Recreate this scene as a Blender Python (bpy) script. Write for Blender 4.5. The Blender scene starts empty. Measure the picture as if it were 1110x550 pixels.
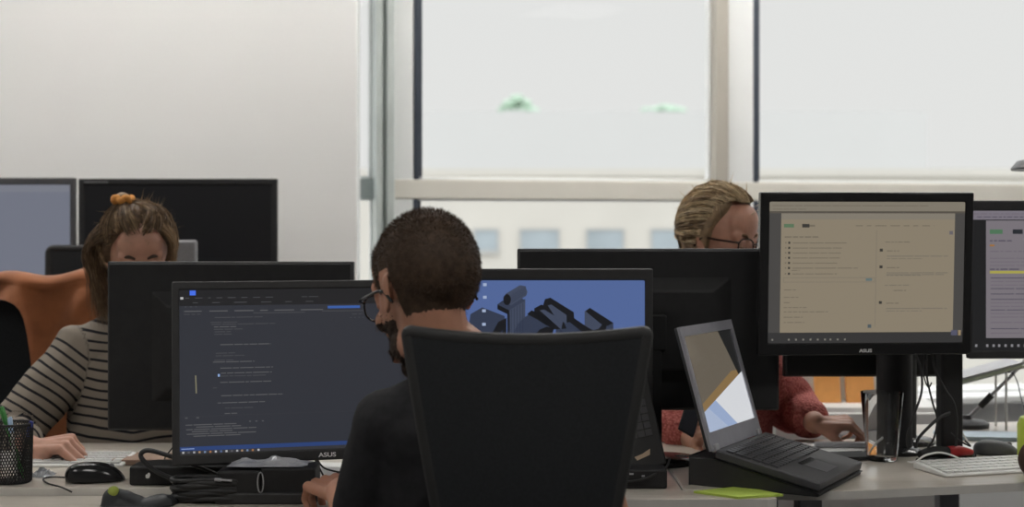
import bpy, bmesh, math, random
from mathutils import Vector, Matrix, noise
C = bpy.context.scene.collection
PI = math.pi
R = math.radians
random.seed(7)
F = 1500.0; HZ = 250.0; CH = 1.25
def P(px, py, d): return Vector(((px-555)/F*d, d, CH+(HZ-py)/F*d))
def V(*a): return Vector(a)
def lin(c):
    c = c/255.0
    return c/12.92 if c <= 0.04045 else ((c+0.055)/1.055)**2.4
def L3(r, g, b): return (lin(r), lin(g), lin(b), 1)

# ---------------------------------------------------------------- materials
MC = {}
def mat(name, col, rough=.5, metal=0, var=.06, scale=40, bump=0, bscale=200, spec=.5, coat=0, sheen=0, sss=0, trans=0, ior=1.45):
    if name in MC: return MC[name]
    m = bpy.data.materials.new(name); m.use_nodes = True
    nt = m.node_tree; b = nt.nodes['Principled BSDF']
    c = (col[0], col[1], col[2], 1)
    if var > 0:
        tc = nt.nodes.new('ShaderNodeTexCoord'); n = nt.nodes.new('ShaderNodeTexNoise')
        n.inputs['Scale'].default_value = scale; n.inputs['Detail'].default_value = 4
        nt.links.new(tc.outputs['Object'], n.inputs['Vector'])
        r = nt.nodes.new('ShaderNodeValToRGB')
        r.color_ramp.elements[0].position = .3; r.color_ramp.elements[1].position = .7
        r.color_ramp.elements[0].color = tuple(x*(1-var) for x in c[:3])+(1,)
        r.color_ramp.elements[1].color = tuple(min(1, x*(1+var)) for x in c[:3])+(1,)
        nt.links.new(n.outputs['Fac'], r.inputs['Fac']); nt.links.new(r.outputs['Color'], b.inputs['Base Color'])
    else: b.inputs['Base Color'].default_value = c
    b.inputs['Roughness'].default_value = rough; b.inputs['Metallic'].default_value = metal
    b.inputs['Specular IOR Level'].default_value = spec
    b.inputs['Coat Weight'].default_value = coat
    b.inputs['Sheen Weight'].default_value = sheen
    b.inputs['IOR'].default_value = ior
    if sss: b.inputs['Subsurface Weight'].default_value = sss; b.inputs['Subsurface Radius'].default_value = (.01, .004, .002)
    if trans: b.inputs['Transmission Weight'].default_value = trans
    if bump:
        tc = nt.nodes.new('ShaderNodeTexCoord'); n = nt.nodes.new('ShaderNodeTexNoise'); n.inputs['Scale'].default_value = bscale
        nt.links.new(tc.outputs['Object'], n.inputs['Vector'])
        bp = nt.nodes.new('ShaderNodeBump'); bp.inputs['Strength'].default_value = bump; bp.inputs['Distance'].default_value = .002
        nt.links.new(n.outputs['Fac'], bp.inputs['Height']); nt.links.new(bp.outputs['Normal'], b.inputs['Normal'])
    MC[name] = m; return m
def lit(r, g, b, k=1.0, rough=.35, spec=.3):  # also carries the reflections painted on the open laptop's screen
    """a glowing patch of a display: dark glass that gives off the colour"""
    name = 'display_%d_%d_%d_%g' % (r, g, b, k)
    if name in MC: return MC[name]
    m = bpy.data.materials.new(name); m.use_nodes = True; p = m.node_tree.nodes['Principled BSDF']
    p.inputs['Base Color'].default_value = (.006, .006, .007, 1); p.inputs['Roughness'].default_value = rough
    p.inputs['Specular IOR Level'].default_value = spec
    p.inputs['Emission Color'].default_value = L3(r, g, b); p.inputs['Emission Strength'].default_value = k*.84
    MC[name] = m; return m
def emit(name, col, s):
    m = bpy.data.materials.new(name); m.use_nodes = True; p = m.node_tree.nodes['Principled BSDF']
    p.inputs['Base Color'].default_value = (.8, .8, .8, 1)
    p.inputs['Emission Color'].default_value = col+(1,); p.inputs['Emission Strength'].default_value = s
    return m
def glassm(name, tint=(1, 1, 1), rough=0.0, ior=1.45):
    """thin pane: clear with fresnel reflection"""
    m = bpy.data.materials.new(name); m.use_nodes = True; nt = m.node_tree; nt.nodes.clear()
    o = nt.nodes.new('ShaderNodeOutputMaterial'); mx = nt.nodes.new('ShaderNodeMixShader')
    t = nt.nodes.new('ShaderNodeBsdfTransparent'); g = nt.nodes.new('ShaderNodeBsdfGlossy'); fr = nt.nodes.new('ShaderNodeFresnel')
    t.inputs[0].default_value = tint+(1,); g.inputs['Roughness'].default_value = rough; fr.inputs[0].default_value = ior
    ge = nt.nodes.new('ShaderNodeNewGeometry'); sb = nt.nodes.new('ShaderNodeMath'); sb.operation = 'SUBTRACT'; sb.inputs[0].default_value = 1; nt.links.new(ge.outputs['Backfacing'], sb.inputs[1])
    ml = nt.nodes.new('ShaderNodeMath'); ml.operation = 'MULTIPLY'; nt.links.new(fr.outputs[0], ml.inputs[0]); nt.links.new(sb.outputs[0], ml.inputs[1])
    nt.links.new(ml.outputs[0], mx.inputs[0]); nt.links.new(t.outputs[0], mx.inputs[1]); nt.links.new(g.outputs[0], mx.inputs[2])
    nt.links.new(mx.outputs[0], o.inputs[0]); return m

black = mat('black_plastic', (.032, .032, .033), .55, var=.1, bump=.05, bscale=900)
blackg = mat('glossy_black_plastic', (.016, .016, .017), .16, var=0)
blackm = mat('matte_black_plastic', (.024, .024, .025), .6, spec=.3, var=.1)
blackc = mat('black_cable_rubber', (.02, .02, .021), .5, var=0)
dgrey = mat('dark_grey_plastic', (.07, .07, .075), .5)
mgrey = mat('mid_grey_plastic', (.22, .22, .23), .5)
silver = mat('silver_plastic', (.42, .42, .44), .4, metal=.3)
laptop_bezel = mat('laptop_bezel_grey', (.32, .32, .36), .45)
whitep = mat('white_plastic', (.78, .78, .76), .4, var=.02)
whitelogo = mat('white_print', (.85, .85, .85), .5, var=0)
chairfab = mat('black_chair_mesh', (.024, .026, .028), .8, spec=.15, bump=.4, bscale=1500, var=.15, scale=300)
chairpl = mat('black_chair_plastic', (.028, .028, .028), .5, spec=.3)
deskm = None

# ---------------------------------------------------------------- mesh helpers
class MB:
    def __init__(s): s.v = []; s.f = []; s.mi = []; s.cur = 0
    def add(s, vs, fs, M=None):
        o = len(s.v)
        s.v += [(M @ Vector(v)) if M else Vector(v) for v in vs]
        s.f += [tuple(o+i for i in f) for f in fs]; s.mi += [s.cur]*len(fs); return s
    def box(s, x0, y0, z0, x1, y1, z1, M=None):
        vs = [(x0,y0,z0),(x1,y0,z0),(x1,y1,z0),(x0,y1,z0),(x0,y0,z1),(x1,y0,z1),(x1,y1,z1),(x0,y1,z1)]
        return s.add(vs, [(0,3,2,1),(4,5,6,7),(0,1,5,4),(1,2,6,5),(2,3,7,6),(3,0,4,7)], M)
    def prism(s, pts, z0, z1, M=None):
        """polygon in xy pulled from z0 to z1 (counter-clockwise points)"""
        n = len(pts)
        vs = [(p[0],p[1],z0) for p in pts]+[(p[0],p[1],z1) for p in pts]
        fs = [tuple(range(n))[::-1], tuple(range(n, 2*n))]+[(i,(i+1)%n,n+(i+1)%n,n+i) for i in range(n)]
        return s.add(vs, fs, M)
    def lathe(s, prof, n=32, M=None, close=True):
        vs = []; fs = []
        for r, z in prof:
            for k in range(n):
                a = 2*PI*k/n; vs.append((r*math.cos(a), r*math.sin(a), z))
        for i in range(len(prof)-1):
            for k in range(n):
                k2 = (k+1) % n; fs.append((i*n+k, i*n+k2, (i+1)*n+k2, (i+1)*n+k))
        if close:
            fs.append(tuple(range(n))[::-1]); fs.append(tuple((len(prof)-1)*n+k for k in range(n)))
        return s.add(vs, fs, M)
    def tube(s, pts, r, n=10, smooth=True, M=None, flat=1.0):
        pts = [Vector(p) for p in pts]
        rr = list(r) if isinstance(r, (list, tuple)) else [r]*len(pts)
        if smooth and len(pts) > 2: pts, rr = catmull(pts, rr, 6)
        vs = []; fs = []; up = None
        for i, p in enumerate(pts):
            t = (pts[min(i+1, len(pts)-1)]-pts[max(i-1, 0)]).normalized()
            if up is None:
                up = Vector((0,0,1)) if abs(t.z) < .9 else Vector((1,0,0))
            a = (up - t*up.dot(t)).normalized(); up = a; b = t.cross(a)
            for k in range(n):
                q = 2*PI*k/n; vs.append(p + a*math.cos(q)*rr[i]*flat + b*math.sin(q)*rr[i])
        m = len(pts)
        for i in range(m-1):
            for k in range(n):
                k2 = (k+1) % n; fs.append((i*n+k, i*n+k2, (i+1)*n+k2, (i+1)*n+k))
        fs.append(tuple(range(n))[::-1]); fs.append(tuple((m-1)*n+k for k in range(n)))
        return s.add(vs, fs, M)
    def ell(s, c, rad, Rm=None, n=24, m=14):
        vs = []; fs = []
        for i in range(1, m):
            th = PI*i/m
            for k in range(n):
                a = 2*PI*k/n
                vs.append(Vector((rad[0]*math.sin(th)*math.cos(a), rad[1]*math.sin(th)*math.sin(a), rad[2]*math.cos(th))))
        top = len(vs); vs.append(Vector((0,0,rad[2]))); vs.append(Vector((0,0,-rad[2])))
        for i in range(m-2):
            for k in range(n):
                k2 = (k+1) % n; fs.append((i*n+k, (i+1)*n+k, (i+1)*n+k2, i*n+k2))
        for k in range(n):
            k2 = (k+1) % n; fs.append((top, k, k2)); fs.append((top+1, (m-2)*n+k2, (m-2)*n+k))
        c = Vector(c)
        vs = [(Rm @ v if Rm else v)+c for v in vs]
        return s.add(vs, fs)
    def cap(s, p0, r0, p1, r1, n=16):
        """tapered capsule"""
        p0 = Vector(p0); p1 = Vector(p1); t = (p1-p0).normalized(); Lg = (p1-p0).length
        q = t.to_track_quat('Z', 'Y').to_matrix(); prof = []
        for i in range(5): a = PI/2*i/5; prof.append((r0*math.sin(a)+1e-5, -r0*math.cos(a)))
        for i in range(6): a = PI/2*i/5; prof.append((r1*math.cos(a)+1e-5, Lg+r1*math.sin(a)))
        M = Matrix.Translation(p0) @ q.to_4x4()
        return s.lathe(prof, n, M)
    def chain(s, pts, rs):
        for i in range(len(pts)-1): s.cap(pts[i], rs[i], pts[i+1], rs[i+1])
        return s
    def mesh(s, name, mats, smooth=40):
        me = bpy.data.meshes.new(name); me.from_pydata([tuple(v) for v in s.v], [], s.f); me.update()
        if not isinstance(mats, (list, tuple)): mats = [mats]
        for m in mats: me.materials.append(m)
        if len(mats) > 1: me.polygons.foreach_set('material_index', s.mi)
        if smooth:
            me.polygons.foreach_set('use_smooth', [True]*len(me.polygons))
            me.set_sharp_from_angle(angle=R(smooth))
        return me
    def build(s, name, mats, parent=None, smooth=40, bevel=0, seg=2):
        o = bpy.data.objects.new(name, s.mesh(name, mats, smooth)); C.objects.link(o)
        if parent: o.parent = parent
        if bevel:
            b = o.modifiers.new('bevel', 'BEVEL'); b.width = bevel; b.segments = seg; b.limit_method = 'ANGLE'; b.angle_limit = R(35)
            b.harden_normals = False
        return o
def catmull(pts, rr, k):
    out = []; ro = []
    for i in range(len(pts)-1):
        p0 = pts[max(i-1,0)]; p1 = pts[i]; p2 = pts[i+1]; p3 = pts[min(i+2,len(pts)-1)]
        for j in range(k):
            t = j/k
            out.append(.5*((2*p1)+(p2-p0)*t+(2*p0-5*p1+4*p2-p3)*t*t+(3*p1-p0-3*p2+p3)*t**3)); ro.append(rr[i]*(1-t)+rr[i+1]*t)
    out.append(pts[-1]); ro.append(rr[-1]); return out, ro
def tag(o, label, cat, group=None, kind=None):
    if label: o['label'] = label
    if cat: o['category'] = cat
    if group: o['group'] = group
    if kind: o['kind'] = kind
    return o
def thing(name, label, cat, loc=(0,0,0), rz=0, group=None):
    o = bpy.data.objects.new(name, None); C.objects.link(o); o.empty_display_size = .1
    o.location = loc; o.rotation_euler = (0,0,rz); return tag(o, label, cat, group)
def struct(o): o['kind'] = 'structure'; return o
def text_mesh(s, size, depth=.0004):
    cu = bpy.data.curves.new('t', 'FONT'); cu.body = s; cu.size = size; cu.extrude = depth; cu.align_x = 'CENTER'; cu.offset = size*.02
    o = bpy.data.objects.new('t', cu); C.objects.link(o); bpy.context.view_layer.update()
    me = bpy.data.meshes.new_from_object(o); bpy.data.objects.remove(o); return me
def fuse(mb, name, m, parent, voxel=.004, it=4, fac=.5, disp=None, smooth=True, cut=None):
    """one continuous surface from overlapping primitives"""
    me = mb.mesh(name, m, 0); o = bpy.data.objects.new(name, me); C.objects.link(o)
    r = o.modifiers.new('r', 'REMESH'); r.mode = 'VOXEL'; r.voxel_size = voxel; r.adaptivity = 0
    if it: s = o.modifiers.new('s', 'SMOOTH'); s.iterations = it; s.factor = fac
    dg = bpy.context.evaluated_depsgraph_get(); dg.update()
    ne = bpy.data.meshes.new_from_object(o.evaluated_get(dg)); o.modifiers.clear(); o.data = ne; ne.name = name
    if cut:
        bm = bmesh.new(); bm.from_mesh(ne)
        bmesh.ops.delete(bm, geom=[v for v in bm.verts if cut(v.co)], context='VERTS'); bm.to_mesh(ne); bm.free()
    if disp:
        ns = [v.normal.copy() for v in ne.vertices]
        for v, n in zip(ne.vertices, ns): v.co = v.co + n*disp(v.co, n)
    ne.materials.clear(); ne.materials.append(m)
    ne.polygons.foreach_set('use_smooth', [True]*len(ne.polygons)); ne.update()
    if parent: o.parent = parent; 
    return o
def strands(paths, w, name, m, parent):
    """thin tapering ribbons"""
    mb = MB()
    for pts in paths:
        n = len(pts)
        ww = w*random.uniform(.6, 1.3)
        side = Vector((random.uniform(-1,1), random.uniform(-1,1), random.uniform(-1,1)))
        vs = []
        for i, p in enumerate(pts):
            t = (pts[min(i+1,n-1)]-pts[max(i-1,0)]); a = t.cross(side)
            a = a.normalized() if a.length > 1e-9 else Vector((1,0,0))
            k = ww*(1-(i/(n-1))**2*.85)
            vs += [p-a*k, p+a*k]
        mb.add(vs, [(2*i,2*i+1,2*i+3,2*i+2) for i in range(n-1)])
    return mb.build(name, m, parent, smooth=180)

# ---------------------------------------------------------------- camera, world, light
cam = bpy.data.cameras.new('camera'); co = bpy.data.objects.new('camera', cam); C.objects.link(co)
co.location = (0,0,CH); co.rotation_euler = (PI/2,0,0)
cam.sensor_width = 36; cam.lens = F/1110*36; cam.shift_y = -(275-HZ)/1110; cam.clip_end = 500; cam.clip_start = .05
cam.dof.use_dof = True; cam.dof.focus_distance = 2.72; cam.dof.aperture_fstop = 3.2
S = bpy.context.scene; S.camera = co
S.view_settings.view_transform = 'Standard'; S.view_settings.look = 'None'; S.view_settings.gamma = 1; S.view_settings.exposure = 0
S.view_settings.use_curve_mapping = False
try:
    S.cycles.use_denoising = True; S.cycles.denoiser = 'OPENIMAGEDENOISE'; S.cycles.max_bounces = 8; S.cycles.transparent_max_bounces = 12
    S.cycles.caustics_reflective = False; S.cycles.caustics_refractive = False; S.cycles.sample_clamp_indirect = 6
except Exception: pass
w = bpy.data.worlds.new('overcast_sky'); S.world = w; w.use_nodes = True; nt = w.node_tree
bg = nt.nodes['Background']; tc = nt.nodes.new('ShaderNodeTexCoord'); sp = nt.nodes.new('ShaderNodeSeparateXYZ')
mr = nt.nodes.new('ShaderNodeValToRGB')
nt.links.new(tc.outputs['Generated'], sp.inputs[0]); nt.links.new(sp.outputs['Z'], mr.inputs[0]); nt.links.new(mr.outputs['Color'], bg.inputs['Color'])
mr.color_ramp.elements[0].position = .2; mr.color_ramp.elements[0].color = (.2, .2, .1985, 1)
mr.color_ramp.elements[1].position = .75; mr.color_ramp.elements[1].color = (.62, .635, .655, 1)
bg.inputs['Strength'].default_value = 3.95

# ---------------------------------------------------------------- the room
SL = .22                                    # the window wall runs away to the right
def WY(x): return 5.05+SL*(x+.45)
wang = math.atan(SL)
WM = Matrix.Translation((-.45, 5.05, 0)) @ Matrix.Rotation(wang, 4, 'Z')     # local frame: x along the window wall, y outwards
def wl(px):                                 # local x on the window wall seen at pixel column px
    k = (px-555)/F; x = k*(5.05+SL*.45)/(1-SL*k); return (x+.45)/math.cos(wang)
wallw = mat('white_wall_paint', (.80, .795, .78), .35, var=.02, scale=2, bump=.02, bscale=80)
wallp = mat('glossy_white_partition', (.86, .855, .84), .25, var=.015, scale=1.5)
framem = mat('beige_window_frame', (.72, .69, .62), .5, var=.03, scale=8)
mullm = mat('beige_mullion', (.44, .41, .355), .5, var=.03, scale=8)
framel = mat('pale_window_frame', (.80, .81, .80), .5, var=.02, scale=8)
framed = mat('anthracite_window_gasket', (.05, .06, .08), .4, var=.05, scale=20)
greenf = mat('grey_green_frame', (.34, .38, .37), .35, var=.12, scale=6)
floorm = mat('grey_carpet', (.10, .10, .105), .95, var=.25, scale=60, bump=.5, bscale=400)
ceilm = mat('white_ceiling_tiles', (.75, .75, .73), .8, var=.03, scale=5)
backw = mat('light_grey_wall_paint', (.6, .59, .57), .7, var=.03, scale=3)
X0, X1, Y0, ZC = -4.2, 4.6, -2.6, 2.85
fp = [(X0, Y0), (X1, Y0), (X1, WY(X1)), (-1.2, WY(-1.2)), (X0, 4.85)]
struct(MB().prism(fp, -.12, 0).build('floor', floorm))
struct(MB().prism(fp, ZC, ZC+.12).build('ceiling', ceilm))
struct(MB().box(X0-.12, Y0, 0, X0, 4.85, ZC).build('wall_west', backw))
struct(MB().box(X1, Y0, 0, X1+.12, WY(X1)+.3, ZC).build('wall_east', backw))
struct(MB().box(X0-.12, Y0-.12, 0, X1+.12, Y0, ZC).build('wall_rear', backw))
# parapet under the windows, rail, lintel
SILL = .60
lx0, lx1 = (-1.15+.45)/math.cos(wang), (X1+.45)/math.cos(wang)
struct(MB().box(lx0, 0, 0, lx1, .25, SILL, WM).build('wall_back', wallw, bevel=.004))
struct(MB().box(lx0, -.14, SILL-.03, lx1, .02, SILL, WM).build('trim_1', framel, bevel=.006))     # sill board
dr = 5.05                                   # rail height from the photo at its left end
zt = CH+(HZ-195)/F*5.1; zb = CH+(HZ-216)/F*5.1
struct(MB().box(wl(424), -.004, zb, lx1, .066, zt, WM).build('trim_2', framem, bevel=.004))
struct(MB().box(lx0, -.02, zb, wl(404), .09, zt, WM).build('trim_3', greenf, bevel=.004))
struct(MB().box(lx0, -.03, ZC-.25, lx1, .1, ZC, WM).build('trim_4', framem, bevel=.004))
# green-grey post standing free at the end of the partition
def vbar(name, m, p0, p1, y0, y1, z0=SILL, z1=ZC-.25, bev=.004):
    return struct(MB().box(wl(p0), y0, z0, wl(p1), y1, z1, WM).build(name, m, bevel=bev))
postm = mat('satin_green_grey_post', (.50, .54, .52), .25, var=.1, scale=5)
struct(MB().box(wl(404), -.10, 0, wl(411), .05, ZC, WM).box(wl(415.5), -.10, 0, wl(424), .05, ZC, WM).box(wl(410), -.07, 0, wl(416), .03, ZC, WM).build('trim_5', postm, bevel=.006))
vbar('trim_6', framel, 424, 448, .0, .07)
# window frames: each window = frame (pale), gasket (dark) and pane
def window(n, pa, pb, z0, z1, gl=True, gw=9):
    root = bpy.data.objects.new('window_%d' % n, None); C.objects.link(root); root['kind'] = 'structure'
    a, b = wl(pa), wl(pb); g = gw/F*5.2
    m = MB(); t = .012 if z0 > 1 else .006
    if gl: m.box(a, .0, z0, a+g*.55, .06, z1, WM).box(a+g*.6, .02, z0, a+g, .07, z1, WM)
    MB().box(a, .02, z0, b, .06, z0+t, WM).box(a, .02, z1-t, b, .06, z1, WM).box(b-t, .02, z0, b, .06, z1, WM).box(a, .02, z0, a+t, .06, z1, WM).build('window_frame', framel, root, bevel=.002)
    if gl: m.build('window_gasket', framed, root, bevel=.002)
    MB().box(a, .045, z0, b, .051, z1, WM).build('window_pane', glassm('window_glass_%d' % n, (.985, .99, .985), ior=1.12), root, smooth=0)
top = ZC-.25
window(1, 449.5, 773, zt, top)
vbar('trim_7', mullm, 773, 787, -.03, .09)
vbar('trim_8', framel, 787, 817, .0, .07)
window(2, 817, 1180, zt, top, gw=9.5)
window(3, 448, 773, SILL, zb, gw=9)
window(4, 817, 1180, SILL, zb)
vbar('trim_9', mullm, 1180, 1194, -.03, .09); 
window(5, 1194, 1700, zt, top); window(6, 1194, 1700, SILL, zb)
struct(MB().box(wl(1700), 0, SILL, lx1, .1, top, WM).build('wall_corner', wallw))
window(7, 386, 404, SILL, zb, gl=False); window(8, 386, 404, zt, top, gl=False)
# the white partition on the left, its end showing at column 387
pe = P(387, 250, 4.75).x
struct(MB().box(X0, 4.75, 0, pe, 4.85, ZC).build('wall_left', wallp, bevel=.003))
struct(MB().box(X0, 4.735, 0, pe, 4.75, .08).build('baseboard_left', framel, bevel=.002))
# flat square ceiling panels, out of view, added as fill light
panel = emit('fill_lamp_diffuser', (1.0, .97, .93), 11.0)  # glow of the added square fill lamps
fill_panel2 = emit('fill_linear_diffuser', (1.0, .975, .94), 40.0)
fill_frame_w = mat('fill_lamp_frame', (.8, .8, .8), .4, var=0)
fill_spots = [(-2.4,1.1),(-.8,1.0),(.8,1.0),(2.4,1.1),(2.7,3.2)] if True else [(-2.6,-1.2),(-.9,-1.2),(.9,-1.2),(2.6,-1.2),(-2.6,.6),(2.6,.6),(-2.7,2.6),(2.9,3.0),(-3.0,4.0),(-1.6,4.0)]
lp_names = ['rear row', 'middle of the room', 'window side', 'partition side']
for i, (x, y) in enumerate(fill_spots):
    t = thing('fill_ceiling_lamp', 'added square white fill lamp, unseen, in the office ceiling overhead', 'lamp', (x, y, ZC-.03), 0, 'added square fill lamps')
    MB().box(-.31,-.31,0,.31,.31,.03).build('fill_lamp_housing', fill_frame_w, t, bevel=.004)
    MB().box(-.29,-.29,-.006,.29,.29,-.001).build('fill_lamp_diffuser', panel, t)

for i, (x, y, ln, rz) in enumerate([(-3.0,3.7,1.4,0),(-1.2,3.85,1.4,0),(.45,4.45,1.5,wang),(2.0,4.80,1.5,wang)]):  # unseen linear lamps, added to brighten the partition and the window frames
    t = thing('fill_linear_lamp', 'added long slim white fill lamp, unseen, along the far side of the office', 'lamp', (x, y, ZC-.05), rz, 'added long slim fill lamps')
    MB().box(-ln/2,-.06,0,ln/2,.06,.05).build('fill_lamp_housing', fill_frame_w, t, bevel=.004)
    MB().box(-ln/2+.02,-.05,-.008,ln/2-.02,.05,-.001).build('fill_lamp_diffuser', fill_panel2, t)
# outdoors
sun = bpy.data.lights.new('sun', 'SUN'); sun.energy = .3; sun.angle = R(20); so = bpy.data.objects.new('sun', sun); C.objects.link(so); so.rotation_euler = (R(48), 0, R(20))
fac = mat('pale_render_facade', (.60, .575, .525), .8, var=.04, scale=.4)
fac2 = mat('white_render_facade', (.615, .615, .61), .8, var=.01, scale=.2)
fglass = mat('facade_window_glass', (.36, .41, .44), .3, var=.15, scale=.6)
fframe = mat('facade_window_frame', (.45, .45, .435), .5)
struct(MB().box(-60, 8, -9.5, 90, 130, -9.3).build('ground_outside', mat('pale_paving', (.5,.5,.48), .9, var=.05, scale=.5)))
t = thing('office_building', 'pale cream building across the street with a row of blue grey windows', 'building', (2, 44, -9.3))
bh = (CH+(HZ-183)/F*44)+9.3
MB().box(-22,0,0,26,9,bh-.25).box(-22.15,-.15,bh-.25,26.15,9.15,bh).build('facade', fac, t)
for px, wd in [(470,26),(527,24),(585,40),(656,38),(723,32),(790,36),(860,36),(930,36),(1000,36)]:
    for row, yy in enumerate([250, 340]):
        c = P(px, yy, 44); x = c.x-2; z = c.z+9.3; hw = wd/2/F*44
        fr = MB().box(x-hw-.06,-.10,z-.75,x+hw+.06,-.0,z-.62).box(x-hw-.06,-.06,z-.7,x-hw,-.0,z+.06).box(x+hw,-.06,z-.7,x+hw+.06,0,z+.06).box(x-hw,-.06,z,x+hw,0,z+.06).build('window_frame', fframe, t)
        MB().box(x-hw,-.03,z-.66,x+hw,-.01,z).build('window_glass', fglass, fr, smooth=0)
t = thing('apartment_block', 'white taller block far behind the cream building, its flat roof planted with shrubs', 'building', (4, 80, -9.3))
bh2 = (CH+(HZ-121)/F*80)+9.3
MB().box(-9.1,0,0,20,9,bh2).build('facade', fac2, t)
leafm = mat('hazy_green_leaves', (.46, .60, .48), .9, var=.3, scale=3)
def shrub(px0, px1, pt, pb, d, lab):
    c = P((px0+px1)/2, pb, d); hw = (px1-px0)/2/F*d; hh = (pb-pt)/F*d
    t = thing('rooftop_shrub', lab, 'shrub', (c.x, c.y+1.2, bh2-9.3+.01))
    m = MB(); random.seed(int(px0))
    for k in range(140):
        a = random.uniform(-1,1); h = random.random(); r = random.uniform(.10,.3)
        m.ell((a*hw*.95, random.uniform(-.6,.6), max(r*.6, min(hh*(1-a*a)*h, hh))), (r,r*.8,r*.6), n=7, m=5)
    m.build('foliage', leafm, t, smooth=0)
    MB().box(-hw,-.6,0,hw,.6,.12).build('planter', fac2, t)
shrub(541, 582, 102, 121, 80, 'rounded green shrub on the far white roof, the one seen left of the window centre')
shrub(700, 745, 114, 121, 80, 'low flat green hedge on the far white roof, close to the beige window mullion')

# ---------------------------------------------------------------- desks
wood = bpy.data.materials.new('pale_desk_laminate'); wood.use_nodes = True; nt = wood.node_tree; b = nt.nodes['Principled BSDF']
tcn = nt.nodes.new('ShaderNodeTexCoord'); mp = nt.nodes.new('ShaderNodeMapping'); mp.inputs['Scale'].default_value = (3, 45, 3)
nz = nt.nodes.new('ShaderNodeTexNoise'); nz.inputs['Scale'].default_value = 3; nz.inputs['Detail'].default_value = 6
cr = nt.nodes.new('ShaderNodeValToRGB'); cr.color_ramp.elements[0].position = .3; cr.color_ramp.elements[1].position = .75
cr.color_ramp.elements[0].color = (.48, .435, .375, 1); cr.color_ramp.elements[1].color = (.58, .535, .475, 1)
nt.links.new(tcn.outputs['Object'], mp.inputs[0]); nt.links.new(mp.outputs[0], nz.inputs[0]); nt.links.new(nz.outputs['Fac'], cr.inputs[0]); nt.links.new(cr.outputs[0], b.inputs['Base Color'])
b.inputs['Roughness'].default_value = .28
edge = mat('desk_edge_band', (.62, .60, .56), .4, var=.03)
deskleg = mat('grey_desk_steel', (.18, .18, .19), .4, metal=.6)
DZ = .745
def desk(label, pts, z, legs, th=.017):
    cx = sum(p[0] for p in pts)/len(pts); cy = sum(p[1] for p in pts)/len(pts)
    t = thing('desk', label, 'desk', (cx, cy, 0))
    q = [(p[0]-cx, p[1]-cy) for p in pts]
    MB().prism(q, z-th+.002, z-.0).build('desktop', wood, t, bevel=.002)
    # edge band just outside the board
    n = len(q); m = MB()
    for i in range(n):
        a = Vector(q[i]); c2 = Vector(q[(i+1)%n]); d = (c2-a).normalized(); nn = Vector((d.y, -d.x))*.002
        m.prism([tuple(a+nn-d*.001), tuple(c2+nn+d*.001), tuple(c2+nn*.1), tuple(a+nn*.1)], z-th, z-.001)
    m.build('edge_band', edge, t, smooth=0)
    for lx, ly in legs:
        MB().box(lx-cx-.025, ly-cy-.025, 0, lx-cx+.025, ly-cy+.025, z-th).build('leg', deskleg, t, bevel=.004)
    return t
desk('pale wooden desk at the bottom left under the coiled cable and the glove',
     [(-1.75,2.36),(-.45,2.38),(-.3,2.45),(-.1,2.53),(.03,2.57),(.04,2.60),(.03,2.69),(-.02,2.711),(-1.75,2.711)], .73, [(-1.6,2.5),(-1.6,2.66),(-.1,2.66)])
desk('long pale wooden desk with the green sticky note pad on its corner',
     [(-1.9,2.716),(-.01,2.716),(.05,2.69),(.06,2.63),(.10,2.60),(.24,2.598),(.48,2.603),(.497,2.61),(.50,2.66),(.328,2.69),(.328,3.29),(-1.9,3.29)], DZ, [(-1.85,2.8),(-1.85,3.22),(.25,3.22),(-.6,3.2)])
rdesk = [(.335,2.70),(.50,2.682),(.545,2.675),(.60,2.678),(.68,2.69),(.80,2.72),(1.0,2.765),(1.35,2.84),(1.75,2.92),(1.65,3.72),(1.05,3.60),(.90,3.36),(.335,3.30)]
desk('pale wooden desk carrying the thick laptop, the drinking glass and the white keyboard', rdesk, DZ, [(1.3,3.0),(1.6,3.6),(1.1,3.5),(.62,2.9)])

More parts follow.
